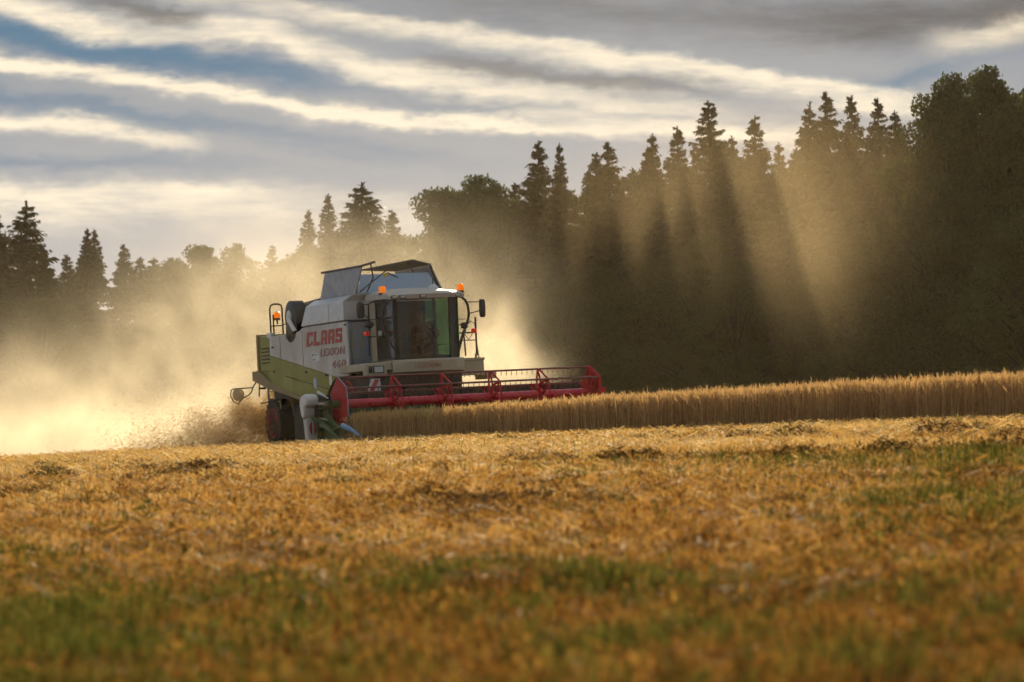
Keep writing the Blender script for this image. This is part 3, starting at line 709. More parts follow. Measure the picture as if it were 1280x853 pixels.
# cab sill with lettering
sy = np.linspace(-1.02, .76, 13); mb = MB(); vs = []
def sillx(y): return 2.32 - .34 * (abs(y - YC) / .9) ** 2.2
for y in sy: vs += [(sillx(y) - .10, y, 1.52), (sillx(y) - .02, y, 1.56), (sillx(y), y, 1.8), (sillx(y) - .04, y, 1.845), (.5, y, 1.845), (.5, y, 1.52)]
fs = []
for i in range(12):
    for k in range(6): fs.append((i * 6 + k, i * 6 + (k + 1) % 6, i * 6 + 6 + (k + 1) % 6, i * 6 + 6 + k))
fs += [tuple(range(6))[::-1], tuple(range(72, 78))]
sill = mb.add(vs, fs).build('cab_sill', M['cream'], H_, smooth=True)
# left platform with headlight box
MB().prism([(.2, -1.68), (1.82, -1.68), (1.95, -1.6), (1.95, -1.03), (.2, -1.03)], 'z', 1.62, 1.80).build('platform', M['cream'], H_, .02)
def headlight(y0, y1, zc):
    h = MB().prism([(1.75, y0), (1.97, y0), (2.0, y0 + .05), (2.02, y1), (1.75, y1)], 'z', zc - .15, zc + .13).build('headlight', M['cream'], H_, .03)
    MB().box(1.985, 2.03, y0 + .07, y0 + .15, zc - .09, zc + .07).build('indicator', M['black'], h, .01)
    MB().box(1.99, 2.035, y0 + .17, y1 - .08, zc - .10, zc + .07).build('lamp_surround', M['black'], h, .01)
    MB().box(2.036, 2.045, y0 + .20, y1 - .11, zc - .08, zc + .05).build('lens', M['lens'], h, .003)
headlight(-1.69, -1.17, 1.66)
MB().prism([(.5, .77), (1.7, .77), (1.7, 1.38), (.5, 1.38)], 'z', 1.77, 1.83).build('platform', M['cream'], H_, .01)
MB().prism([(1.6, .80), (1.6, 1.36), (1.68, 1.36), (1.68, .80)], 'z', 1.42, 1.77).build('platform_apron', M['cream'], H_, .01)
MB().box(.9, 1.66, 1.42, 1.66, 1.33, 1.5).build('ladder_step', M['cream'], H_, .02)
# roof
def roofsec(y):
    e = abs(y - YC) / .93; d = .05 * e ** 3
    return [(.55, 3.28), (1.95 - .1 * e ** 4, 3.27), (2.40 - .30 * e ** 3, 3.235), (2.44 - .30 * e ** 3, 3.33 - d * .4), (2.38 - .3 * e ** 3, 3.365 - d), (1.9, 3.45 - d * 1.5), (1.1, 3.535 - 2 * d), (.6, 3.55 - 2.5 * d), (.45, 3.45 - 2 * d)]
yy = np.linspace(-1.06, .78, 19); mb = MB(); k = 9
for y in yy: mb.v += [(x, y, z) for x, z in roofsec(y)]
for i in range(18):
    for j in range(k): mb.f.append((i * k + j, i * k + (j + 1) % k, (i + 1) * k + (j + 1) % k, (i + 1) * k + j))
mb.f += [tuple(range(k))[::-1], tuple(range(18 * k, 19 * k))]
roof = mb.build('cab_roof', M['roof'], H_, smooth=True)
for y in (-.98, -.82, -.36, .56):
    w = MB().box(2.40 - .3 * (abs(y - YC) / .93) ** 3, 2.46 - .3 * (abs(y - YC) / .93) ** 3, y - .075, y + .075, 3.245, 3.325).build('work_light', M['black'], roof, .01)
    MB().box(2.461 - .3 * (abs(y - YC) / .93) ** 3, 2.468 - .3 * (abs(y - YC) / .93) ** 3, y - .055, y + .055, 3.26, 3.31).build('lens', M['lens'], w)
MB().lathe([(.14, 0), (.12, .05), (.06, .1), (.03, .12)], (1.6, .22, 3.46), 'z', 20).build('aerial_base', M['light'], roof, smooth=True)
T('aerial', 'black', [(1.6, .22, 3.56), (1.6, .22, 3.72)], .012, roof); T('aerial', 'black', [(1.2, .72, 3.42), (1.2, .38, 3.6)], .008, roof)
# mirrors and their arms
T('mirror_arm', 'black', [(2.0, -.85, 3.27), (2.0, -1.08, 3.2), (1.95, -1.18, 3.0), (1.9, -1.2, 2.7), (1.95, -1.12, 2.4), (2.05, -.98, 2.1), (2.1, -.95, 2.02)], .026)
T('mirror_arm', 'black', [(1.7, -.6, 3.28), (1.2, -.98, 3.3), (.95, -1.16, 3.2), (.9, -1.18, 2.0)], .018)
mr = MB().lathe([(.05, -.19), (.085, -.16), (.1, 0), (.085, .16), (.05, .19)], (1.1, -1.42, 3.06), 'z', 14).build('mirror', M['black'], H_, smooth=True)
MB().tube([(1.1, -1.4, 3.2), (1.0, -1.17, 3.18)], .012).tube([(1.1, -1.4, 2.98), (1.0, -1.17, 2.86)], .012).build('bracket', M['black'], mr)
mr = MB().add([(1.38, -1.48, 2.66), (1.38, -1.28, 2.60), (1.38, -1.19, 2.7), (1.38, -1.25, 2.78), (1.38, -1.42, 2.75), (1.48, -1.46, 2.68), (1.48, -1.3, 2.63), (1.48, -1.22, 2.7), (1.48, -1.27, 2.76), (1.48, -1.4, 2.74)],
         [(0, 1, 2, 3, 4), (9, 8, 7, 6, 5), (0, 5, 6, 1), (1, 6, 7, 2), (2, 7, 8, 3), (3, 8, 9, 4), (4, 9, 5, 0)]).build('mirror', M['black'], H_, .02)
T('bracket', 'black', [(1.4, -1.3, 2.7), (1.0, -1.17, 2.78)], .014, mr)
T('mirror_arm', 'black', [(1.8, .62, 3.29), (1.8, .82, 3.26), (1.8, .92, 3.18), (1.8, .98, 3.07), (1.8, 1.0, 2.85), (1.8, .97, 2.72), (1.8, .83, 2.4), (1.8, .72, 2.1), (1.8, .57, 1.93)], .032)
mr = MB().lathe([(.045, -.21), (.07, -.18), (.078, 0), (.07, .18), (.045, .21)], (1.8, 1.34, 2.97), 'z', 14).build('mirror', M['black'], H_, smooth=True)
MB().tube([(1.8, 1.3, 3.12), (1.8, .97, 3.13)], .012).tube([(1.8, 1.3, 2.92), (1.8, 1.0, 2.86)], .012).build('bracket', M['black'], mr)
MB().box(1.74, 1.84, .80, .95, 2.52, 2.66).build('work_light', M['black'], H_, .02)
MB().box(.95, 1.1, -1.33, -1.22, 2.46, 2.56).build('marker_lamp', M['redlamp'], H_, .02); T('lamp_stalk', 'black', [(1.02, -1.27, 2.45), (1.02, -1.18, 2.43), (1.1, -.95, 2.44)], .014)
MB().box(1.0, 1.1, 1.34, 1.46, 2.43, 2.53).build('marker_lamp', M['redlamp'], H_, .02); MB().box(1.0, 1.08, 1.0, 1.07, 2.2, 2.28).build('marker_lamp', M['redlamp'], H_, .02)
# handrails: grey bar round the tank front, ladder rails on the far side
T('handrail', 'black', [(.13, -1.49, 2.855), (.5, -1.3, 2.85), (1.2, -1.0, 2.83), (1.98, -.97, 2.83)], .011)
T('handrail', 'steel', [(1.0, .93, 1.85), (1.0, .91, 2.5), (1.0, .98, 2.62), (1.0, 1.08, 2.64), (1.0, 1.16, 2.56), (1.0, 1.17, 2.45)], .014)
T('handrail', 'steel', [(1.0, 1.2, 2.45), (1.0, 1.24, 2.62), (1.0, 1.34, 2.71), (1.0, 1.44, 2.66), (1.0, 1.47, 2.5)], .014)
T('handrail', 'black', [(1.0, 1.46, 1.9), (1.0, 1.47, 2.80)], .024)
T('handrail', 'cream', [(1.0, 1.46, 2.3), (1.0, 1.50, 1.9), (1.0, 1.58, 1.45)], .018)
T('handrail', 'cream', [(1.0, 1.44, 1.95), (1.0, 1.42, 1.36)], .03)
T('rail_brace', 'steel', [(1.0, .90, 2.76), (1.0, 1.22, 2.76)], .009)
MB().tube([(1.0, 1.05, 2.44), (1.0, 1.47, 2.44)], .018).tube([(1.0, .9, 2.27), (1.0, 1.47, 2.26)], .012).tube([(1.0, 1.17, 2.42), (1.0, 1.28, 2.28), (1.0, 1.38, 2.42)], .012).build('rail_brace', M['steel'], H_)
T('rail_brace', 'steel', [(1.0, 1.16, 2.42), (1.0, 1.18, 1.9)], .02)
T('rail_brace', 'steel', [(1.0, 1.12, 2.3), (1.0, .98, 1.88)], .014)

# --- lettering
import bpy as _b
def text_mesh(name, body, size, m, parent, M4, outline=None, shear=.15, sx=1.):
    cu = _b.data.curves.new(name, 'FONT'); cu.body = body; cu.size = size; cu.shear = shear; cu.resolution_u = 3; cu.space_character = 1.12
    if outline: cu.fill_mode = 'NONE'; cu.bevel_depth = outline; cu.bevel_resolution = 0
    else: cu.extrude = .002; cu.offset = .012
    ob = _b.data.objects.new('tmp', cu); COL.objects.link(ob)
    dg = _b.context.evaluated_depsgraph_get(); me = _b.data.meshes.new_from_object(ob.evaluated_get(dg)); _b.data.objects.remove(ob)
    co = np.zeros(len(me.vertices) * 3); me.vertices.foreach_get('co', co); co = co.reshape(-1, 3)
    lo = co.min(0); hi = co.max(0); me.materials.clear(); me.materials.append(m); me.name = name
    return me, lo, hi
def place_text(name, body, p0, w, h, axis, parent, m, outline=None, shear=.15, slope=0.):
    """fit the word into w x h from its lower left corner p0, reading along +x on the flank or +y on the front"""
    me, lo, hi = text_mesh(name, body, .3, m, parent, None, outline, shear)
    sx = w / (hi[0] - lo[0]); sy = h / (hi[1] - lo[1])
    co = np.zeros(len(me.vertices) * 3); me.vertices.foreach_get('co', co); co = co.reshape(-1, 3)
    u = (co[:, 0] - lo[0]) * sx; v = (co[:, 1] - lo[1]) * sy + u * slope; d = co[:, 2]
    if axis == 'flank': out = np.stack([p0[0] + u, p0[1] - d, p0[2] + v], 1)
    else: out = np.stack([p0[0] + d, p0[1] + u, p0[2] + v], 1)
    me.vertices.foreach_set('co', out.reshape(-1)); me.update()
    o = _b.data.objects.new(name, me); COL.objects.link(o); o.parent = parent
    return o
# the big word: heavy slanted block letters, cut from slabs
def block_word(x0, z0, w, h, y):
    L5 = {'C': [[(0, 0), (0, 1), (1, 1), (1, .68), (.78, .68), (.78, .78), (.36, .78), (.36, .24), (.62, .24), (.70, .0)], [(.76, .36), (.76, 0.08), (1, 0.08), (1, .36)]],
          'L': [[(0, 0), (0, 1), (.38, 1), (.38, .26), (.95, .26), (.95, 0)]],
          'A': [[(0, 0), (0, 1), (1, 1), (1, 0), (.64, 0), (.64, .32), (.36, .32), (.36, 0)]],
          'S': [[(0, 0), (0, .30), (.30, .30), (.30, .22), (.64, .22), (.64, .40), (0, .40), (0, 1), (1, 1), (1, .70), (.70, .70), (.70, .78), (.36, .78), (.36, .62), (1, .62), (1, 0)]]}
    mb = MB(); lw = w / 5.; sh = .26
    for i, c in enumerate('CLAAS'):
        for poly in L5[c]:
            p = [(x0 + i * lw + q[0] * lw * .86 + q[1] * h * sh, z0 + q[1] * h) for q in poly]
            if c == 'A':
                Q = lambda *uv: mb.prism([(x0 + i * lw + u * lw * .86 + v * h * sh, z0 + v * h) for u, v in uv], 'y', y - .004, y)
                Q((0, 0), (0, 1), (.36, 1), (.36, 0)); Q((.64, 0), (.64, 1), (.82, 1), (1, .86), (1, 0))
                Q((.361, .76), (.361, 1), (.639, 1), (.639, .76)); Q((.361, .28), (.361, .52), (.639, .52), (.639, .28))
            else: mb.prism(p, 'y', y - .004, y)
    return mb.build('lettering', M['redtxt'], H_)
block_word(-2.62, 2.37, 2.62, .34, -1.504)
place_text('lettering', 'LEXION', (-1.62, -1.504, 2.09), 1.74, .185, 'flank', H_, M['redtxt'], .005)
place_text('lettering', '460', (-.84, -1.504, 1.79), .98, .18, 'flank', H_, M['redtxt'], .005)
t = place_text('lettering', 'LEXION', (2.325, -.62, 1.635), .68, .12, 'front', sill, M['redtxt'], .0045)
MB().box(-2.27, -1.72, -1.506, -1.501, 2.0, 2.2).build('sticker', M['cover'], H_)
MB().box(-2.22, -2.12, -1.509, -1.506, 2.14, 2.17).box(-2.08, -1.80, -1.509, -1.506, 2.15, 2.16).box(-2.2, -2.0, -1.509, -1.506, 2.03, 2.05).build('sticker_print', M['dark'], H_)
MB().lathe([(.02, -1.508), (.13, -1.506), (.14, -1.501)], (-2.1, 0, 1.47), 'y', 20).build('sticker', M['blue'], H_)
MB().prism([(-1.08, 1.40), (-1.08, 1.58), (-1.02, 1.64), (-.92, 1.62), (-.88, 1.5), (-.93, 1.4)], 'y', -1.508, -1.502).build('sticker', M['cover'], H_)

for x, z0_, z1_ in ((-2.92, 1.94, 2.78), (-4.6, 2.18, 2.72)): MB().box(x, x + .018, -1.504, -1.5015, z0_, z1_).build('panel_seam', M['dark'], H_)
for x0_, x1_, z in ((-4.4, -.9, 1.50),): MB().prism([(x0_, 1.75), (x1_, 1.28), (x1_, 1.265), (x0_, 1.735)], 'y', -1.504, -1.5015).build('panel_seam', M['dark'], H_)
for x, z in ((-5.2, 2.45), (-2.75, 1.75), (-1.3, 1.62), (-.1, 1.68), (.2, 2.75), (-5.2, 1.85)): MB().box(x, x + .09, -1.53, -1.5015, z, z + .04).build('latch', M['black'], H_, .006)
for k in range(5): MB().box(-6.3, -5.7, -1.432, -1.423, 2.1 + k * .09, 2.13 + k * .09).build('vent_slot', M['dark'], H_)
for x in (-2.3, -1.6, -.9, -.2): MB().box(x, x + .012, -1.504, -1.5015, 2.9, 3.31).build('panel_seam', M['steel'], H_) if x == -.9 else MB().lathe([(.012, -1.51), (.016, -1.5015)], (x, 0, 2.94), 'y', 10).build('bolt', M['steel'], H_)
# --- wheels
def wheel(c, R, W, side):
    """side: -1 rim faces -y"""
    w = MB(); prof = [(R * .55, -W / 2), (R * .80, -W / 2), (R * .93, -W / 2 * .96), (R * .975, -W / 2 * .8), (R * .985, 0), (R * .975, W / 2 * .8), (R * .93, W / 2 * .96), (R * .8, W / 2), (R * .55, W / 2)]
    w.lathe(prof, c, 'y', 48)
    n = 22
    for i in range(n):
        for sd in (-1, 1):
            a0 = 2 * math.pi * (i + (.5 if sd > 0 else 0)) / n; a1 = a0 + .30
            pts = []
            for (aa, y) in ((a0, sd * W * .02), (a0 + .09, sd * W * .02), (a1 + .09, sd * W * .48), (a1, sd * W * .48)):
                for r in (R * .96, R * 1.03):
                    pts.append((c[0] + r * math.cos(aa), c[1] + y, c[2] + r * math.sin(aa)))
            q = pts; w.hexa([q[0], q[2], q[4], q[6], q[1], q[3], q[5], q[7]])
    o = MB(); root = MB().lathe([(R * .1, -.05), (R * .15, .05)], c, 'y', 12).build('wheel', M['rim'], H_)
    w.build('tyre', M['rubber'], root, smooth=True)
    s = side * W / 2
    MB().lathe([(R * .62, s * 1.0), (R * .60, s * 1.03), (R * .56, s * 1.0), (R * .50, s * .78), (R * .30, s * .70), (R * .26, s * .86), (R * .12, s * .86), (R * .1, s * .95), (.02, s * .95)], c, 'y', 36).build('rim', M['rim'], root, smooth=True)
wheel((-5.75, -1.18, .60), .60, .46, -1); wheel((-5.75, .88, .60), .60, .46, 1)
wheel((0, -1.12, .90), .90, .65, -1); wheel((0, .82, .90), .90, .65, 1)
T('steering_rod', 'steel', [(-6.6, -1.42, 1.12), (-4.4, -1.35, 1.25)], .014)
# rear ladder, rear lamp on its swing arm
MB().tube([(-6.2, -1.33, 1.55), (-6.2, -1.33, .93)], .028).tube([(-5.3, -1.33, 1.5), (-5.3, -1.33, .95)], .022).tube([(-6.2, -1.33, 1.4), (-5.3, -1.33, 1.38)], .014).tube([(-6.2, -1.33, 1.15), (-5.3, -1.33, 1.14)], .014).build('rear_ladder', M['cream'], H_)
MB().tube([(-6.85, -1.35, 1.75), (-7.15, -1.42, 1.55), (-7.2, -1.44, 1.44), (-7.2, -1.52, 1.36), (-7.2, -1.68, 1.29), (-7.2, -1.82, 1.14), (-7.2, -1.94, 1.22), (-7.2, -2.0, 1.36), (-7.2, -1.98, 1.50), (-7.2, -1.9, 1.53), (-7.2, -1.42, 1.54)], .016).build('rear_lamp_arm', M['black'], H_)
MB().lathe([(.13, -.04), (.155, -.02), (.155, .02), (.1, .04)], (-7.2, -1.80, 1.38), 'x', 18).build('rear_lamp', M['plens'], H_, smooth=True)
MB().tube([(-6.8, -1.35, 1.75), (-6.8, -1.38, 1.3)], .016).box(-6.85, -6.75, -1.36, -1.2, 1.48, 1.53).build('tail_bracket', M['black'], H_)

# --- feeder house and header
MB().hexa([(.6, -.75, .9), (.6, .45, .9), (3.1, .45, .2), (3.1, -.75, .2), (.6, -.75, 1.5), (.6, .45, 1.5), (3.1, .45, .95), (3.1, -.75, .95)]).build('feeder_house', M['dark'], H_, .03)
MB().box(1.2, 1.95, -1.0, .7, 1.2, 1.5).box(.6, 1.9, -1.45, -.9, 1.0, 1.55).build('cab_underframe', M['dark'], H_, .03)
Y0, Y1 = -3.32, 3.22
hd = MB().box(3.02, 3.1, Y0, Y1, .12, .98).build('header_back', M['cream'], H_, .01)
hd.data.materials[0] = M['dgreen']
MB().box(2.94, 3.14, Y0, Y1, .98, 1.1).build('top_beam', M['dark'], hd, .02)
MB().prism([(3.1, .12), (3.1, .2), (4.4, .12), (4.4, .08)], 'y', Y0, Y1).build('trough', M['steel'], hd)
au = MB().tube([(3.45, Y0 + .05, .5), (3.45, Y1 - .05, .5)], .17, 18)
for seg0, seg1, hand in ((Y0 + .1, YC - .6, 1), (Y1 - .1, YC + .6, -1)):
    n = 90; L_ = seg1 - seg0; o = len(au.v)
    for i in range(n + 1):
        a = hand * i / n * 2 * math.pi * 5; y = seg0 + L_ * i / n
        for r in (.16, .30): au.v.append((3.45 + r * math.cos(a), y, .5 + r * math.sin(a)))
    for i in range(n): au.f.append((o + 2 * i, o + 2 * i + 1, o + 2 * i + 3, o + 2 * i + 2))
au.build('auger', M['steel'], hd)
mb = MB().box(4.38, 4.46, Y0, Y1, .08, .13)
for i in range(80):
    y = Y0 + (Y1 - Y0) * (i + .5) / 80; mb.prism([(4.46, y - .012), (4.58, y), (4.46, y + .012)], 'z', .09, .12)
mb.build('cutter_bar', M['steel'], hd)
for y in (Y0, Y1):
    MB().prism([(2.95, .02), (2.95, 1.0), (3.5, .95), (4.1, .55), (4.9, .25), (4.95, .05)], 'y', y - .03, y + .03).build('header_end', M['dgreen'], hd, .01)
# gearbox cover and shield on the near end
gc = MB().prism([(3.14, .88), (3.16, 1.0), (3.26, 1.10), (3.48, 1.13), (3.62, 1.09), (3.68, 1.0), (3.66, .86), (3.52, .84), (3.46, .62), (3.34, .55), (3.24, .62)], 'y', -3.74, -3.44).build('gearbox_cover', M['cover'], H_, .07, smooth=True)
gc.modifiers['bevel'].segments = 4
sh = MB().hexa([(3.2, -3.66, .03), (3.4, -3.66, .03), (3.4, -3.42, .03), (3.2, -3.42, .03), (3.16, -3.68, .62), (3.42, -3.68, .62), (3.42, -3.40, .62), (3.16, -3.40, .62)]).build('drive_shield', M['cover'], H_, .04)
def oval(cy, cz, ry, rz, x): return [(cy + ry * math.cos(a), cz + rz * math.sin(a)) for a in np.linspace(0, 6.283, 20, endpoint=False)]
p = oval(-3.53, .36, .085, .16, 0)
L_half = [q for q in p if q[0] < -3.548]; R_half = [q for q in p if q[0] > -3.512]
mb = MB()
for q in (L_half, R_half):
    q = sorted(q, key=lambda t: math.atan2(t[1] - .36, t[0] - sum(s[0] for s in q) / len(q))); mb.prism(q, 'x', 3.405, 3.425)
mb.build('warning_oval', M['redtxt'], sh)
MB().box(3.25, 3.4, -3.38, -3.28, .18, .42).build('warning_plate', M['yellow'], sh, .01)
MB().tube([(3.2, -3.60, .93), (3.9, -3.42, .88), (4.1, -3.36, .87)], .035).tube([(3.3, -3.5, .62), (4.0, -3.3, .5)], .03).build('drive_shaft', M['cream'], H_)
MB().lathe([(.11, -3.42), (.11, -3.2)], (3.35, 0, .86), 'y', 16).box(3.2, 3.6, -3.5, -3.36, .55, .8).tube([(3.3, -3.45, .7), (3.6, -3.4, .5), (3.4, -3.4, .25)], .03).tube([(3.2, -3.5, .95), (3.5, -3.45, 1.1), (3.8, -3.42, .9)], .018).tube([(3.1, -3.45, .3), (3.7, -3.4, .35)], .04).build('gearbox', M['dark'], H_, .01)
MB().hexa([(3.0, -3.42, .62), (3.0, -3.32, .62), (4.2, -3.32, .84), (4.2, -3.42, .84), (3.0, -3.42, .78), (3.0, -3.32, .78), (4.2, -3.32, .96), (4.2, -3.42, .96)]).build('reel_arm', M['dgreen'], H_, .01)
MB().hexa([(3.0, Y1, .8), (3.0, Y1 + .1, .8), (4.2, Y1 + .1, .84), (4.2, Y1, .84), (3.0, Y1, .96), (3.0, Y1 + .1, .96), (4.2, Y1 + .1, .96), (4.2, Y1, .96)]).build('reel_arm', M['red'], H_, .01)
MB().tube([(3.7, -3.47, 1.16), (4.05, -3.44, 1.06)], .03).tube([(4.05, -3.44, 1.06), (4.25, -3.43, 1.0)], .018).build('hydraulic_ram', M['cover'], H_)
# crop dividers: long pointed noses
def nose(name, m, p0, p1, w0, h0, w1, h1):
    (x0, y0, z0), (x1, y1, z1) = p0, p1; mb = MB(); k = 8
    for t in np.linspace(0, 1, 7):
        x = x0 + (x1 - x0) * t; y = y0 + (y1 - y0) * t; z = z0 + (z1 - z0) * t + .04 * math.sin(t * math.pi)
        w = w0 + (w1 - w0) * t; h = h0 + (h1 - h0) * t
        for j in range(k):
            a = 2 * math.pi * j / k; mb.v.append((x, y + w * math.cos(a), z + h * math.sin(a)))
    for i in range(6):
        for j in range(k): mb.f.append((i * k + j, i * k + (j + 1) % k, (i + 1) * k + (j + 1) % k, (i + 1) * k + j))
    mb.f += [tuple(range(k))[::-1], tuple(range(48, 56))]
    return mb.build(name, M[m], H_, smooth=True)
nose('crop_divider', 'blue', (5.25, -3.46, .36), (6.75, -3.50, .0), .075, .075, .015, .015)
nose('crop_divider', 'dgreen', (3.9, -3.5, .42), (5.2, -3.52, .02), .06, .06, .03, .02)
nose('crop_divider', 'dgreen', (3.3, -3.50, .60), (4.4, -3.46, .30), .07, .05, .04, .04)
MB().tube([(4.4, -3.38, .30), (5.25, -3.46, .36)], .035).tube([(4.5, -3.42, .28), (4.3, -3.4, .02)], .02).tube([(3.6, -3.46, .45), (3.5, -3.44, .03)], .025).build('divider_frame', M['dgreen'], H_)
# reel
RC = (4.15, .86); RR_ = .56; ANG = [math.radians(95 - 60 * i) for i in range(6)]
reel = MB().tube([(RC[0], -3.1, RC[1]), (RC[0], 3.0, RC[1])], .105, 20).build('reel', M['redtube'], H_, smooth=True)
def hexpoly(r, squash=1.): return [(RC[0] + r * math.cos(a), RC[1] + r * math.sin(a)) for a in ANG]
o = MB().prism(hexpoly(.62), 'y', -3.135, -3.115).build('end_plate', M['red'], reel, .004)
hp = hexpoly(.62); mb = MB()
for i in range(6):
    a, b = hp[i], hp[(i + 1) % 6]; mb.tube([(a[0], -3.125, a[1]), (b[0], -3.125, b[1])], .014, 6)
mb.build('plate_rim', M['sheet'], o)
MB().lathe([(.07, -3.32), (.09, -3.3), (.09, -3.14)], (RC[0], 0, RC[1]), 'y', 14).build('hub', M['dgreen'], reel)
MB().prism(hexpoly(.62), 'y', 2.99, 3.02).build('end_plate', M['red'], reel, .004)
def spider(y, full=False):
    mb = MB(); hp = hexpoly(.60)
    for i, a in enumerate(ANG):
        ca, sa = math.cos(a), math.sin(a)
        for da in (-.34, .34):   # two flats per arm, meeting at the bat
            b = a + da
            p0 = (RC[0] + .12 * math.cos(b * 1.0 + da), RC[1] + .12 * math.sin(b * 1.0 + da)); pm = (RC[0] + .34 * math.cos(b), RC[1] + .34 * math.sin(b)); p1 = (RC[0] + .58 * ca, RC[1] + .58 * sa)
            for u, v in ((p0, pm), (pm, p1)):
                dx, dz = v[0] - u[0], v[1] - u[1]; l = math.hypot(dx, dz); nx, nz = -dz / l * .028, dx / l * .028
                mb.prism([(u[0] + nx, u[1] + nz), (v[0] + nx, v[1] + nz), (v[0] - nx, v[1] - nz), (u[0] - nx, u[1] - nz)], 'y', y - .012, y + .012)
        c2 = hp[(i + 1) % 6]; c1 = hp[i]
    s = mb.lathe([(.17, y - .03), (.17, y + .03)], (RC[0], 0, RC[1]), 'y', 18).build('reel_spider', M['red'], reel)
    mb = MB()
    for i in (0, 1, 2):
        a, b = hp[i], hp[(i + 1) % 6]; mb.prism([(a[0], a[1]), (b[0], b[1]), (b[0] - .035 * math.cos(ANG[(i+1) % 6]), b[1] - .035 * math.sin(ANG[(i+1) % 6])), (a[0] - .035 * math.cos(ANG[i]), a[1] - .035 * math.sin(ANG[i]))], 'y', y + .02, y + .05)
    mb.build('reel_strap', M['red'], reel)
for y in (-1.86, -.66, .52, 1.70, 2.94): spider(y)
for i, a in enumerate(ANG):
    x, z = RC[0] + .59 * math.cos(a), RC[1] + .59 * math.sin(a)
    mb = MB().tube([(x, -3.1, z), (x, 3.0, z)], .022, 8)
    for k in range(47):
        y = -3.0 + k * .127; mb.tube([(x, y, z), (x - .01, y, z - .04), (x - .03, y, z - .11)], .008, 4)
    mb.build('tine_bar', M['bar'], reel)
# warning boards beside the feeder
for (y, s) in ((-1.84, 1),):
    wb = MB().slab([(2.9, y - .16, 1.12), (2.9, y + .16, 1.12), (2.9, y + .16, 1.42), (2.9, y - .06, 1.42)], .02).build('warning_board', M['cover'], H_)
    MB().slab([(2.918, y - .13, 1.13), (2.918, y - .02, 1.13), (2.918, y + .13, 1.40), (2.918, y + .03, 1.40)], .012).build('stripe', M['redtxt'], wb)

# --- seat, wheel and the driver
MB().box(.75, 1.25, -.13, .37, 2.0, 2.18).build('driver_seat', M['seat'], H_, .05)
MB().hexa([(.62, -.13, 2.15), (.76, -.13, 2.15), (.76, .37, 2.15), (.62, .37, 2.15), (.56, -.08, 2.7), (.66, -.08, 2.7), (.66, .32, 2.7), (.56, .32, 2.7)]).build('seat_back', M['seat'], H_, .05)
MB().tube([(1.75, .12, 1.93), (1.6, .12, 2.4)], .045).build('steering_column', M['black'], H_)
mb = MB(); pts = [(1.58 + .09 * math.cos(a), 0.12 + .2 * math.sin(a), 2.43 + .12 * math.cos(a)) for a in np.linspace(0, 6.283, 21)]
mb.tube(pts, .016, 6, caps=False).tube([(1.49, .12, 2.31), (1.67, .12, 2.55)], .012).build('steering_wheel', M['black'], H_)
MB().box(1.0, 1.5, -.62, -.38, 1.95, 2.3).tube([(1.45, -.5, 2.3), (1.5, -.5, 2.48)], .03).build('control_console', M['seat'], H_, .04)

def skin_body(name, pts, edges, m, parent, sub=2):
    me = bpy.data.meshes.new(name); me.from_pydata([p[:3] for p in pts], edges, [])
    o = bpy.data.objects.new(name, me); COL.objects.link(o)
    sk = o.modifiers.new('skin', 'SKIN'); sk.use_smooth_shade = True
    for i, p in enumerate(pts):
        v = me.skin_vertices[0].data[i]; v.radius = (p[3], p[4] if len(p) > 4 else p[3]); v.use_root = (i == 0)
    sb = o.modifiers.new('sub', 'SUBSURF'); sb.levels = sub; sb.render_levels = sub
    dg = bpy.context.evaluated_depsgraph_get(); m2 = bpy.data.meshes.new_from_object(o.evaluated_get(dg)); bpy.data.objects.remove(o)
    m2.materials.clear(); m2.materials.append(m); m2.shade_smooth()
    ob = bpy.data.objects.new(name, m2); COL.objects.link(ob); ob.parent = parent
    return ob
pe = empty('person'); pe.matrix_world = MW @ Matrix.Translation((.88, .12, 2.18))
tag(pe, 'driver in a rust coloured shirt seated behind the dusty windscreen holding the steering wheel', 'person')
pts = [(0, 0, .06, .15, .12), (.0, 0, .22, .13, .11), (.01, 0, .38, .15, .11), (.03, 0, .5, .1, .09), (.05, 0, .57, .055, .055), (.07, 0, .62, .06, .06), (.085, 0, .70, .088, .075), (.08, 0, .79, .08, .072), (.07, 0, .84, .045, .045)]
ed = [(i, i + 1) for i in range(8)]
def chain(start, ps):
    prev = start
    for p in ps: pts.append(p); ed.append((prev, len(pts) - 1)); prev = len(pts) - 1
    return prev
for s in (-1, 1):
    h = chain(3, [(.03, s * .17, .49, .058), (.14, s * .25, .28, .045), (.2, s * .26, .22, .042), (.42, s * .22, .26, .033), (.54, s * .19, .27, .024), (.60, s * .185, .285, .033, .02)])
    for kk, (dy, dz, ln) in enumerate(((-.028, 0, .9), (-.01, .002, 1.), (.01, .002, .95), (.027, -.001, .8))):
        chain(h, [(.635, s * .185 + dy, .285 + dz, .0095), (.635 + .035 * ln, s * .185 + dy, .275 + dz, .0085), (.635 + .03 * ln, s * .185 + dy, .245 + dz, .0075)])
    chain(h, [(.60, s * .185 - s * .035, .275, .011), (.63, s * .185 - s * .05, .262, .009)])
    chain(0, [(.06, s * .09, .04, .085), (.26, s * .12, .05, .08), (.46, s * .14, .04, .06), (.50, s * .14, -.1, .055), (.54, s * .14, -.3, .04), (.68, s * .15, -.22, .035)][:5])
body = skin_body('body', pts, ed, M['skin'], pe, 1)
bp_ = [(0, 0, .05, .165, .135), (.0, 0, .22, .15, .125), (.01, 0, .38, .168, .125), (.03, 0, .50, .12, .1), (.045, 0, .555, .07, .07)]
be = [(0, 1), (1, 2), (2, 3), (3, 4)]
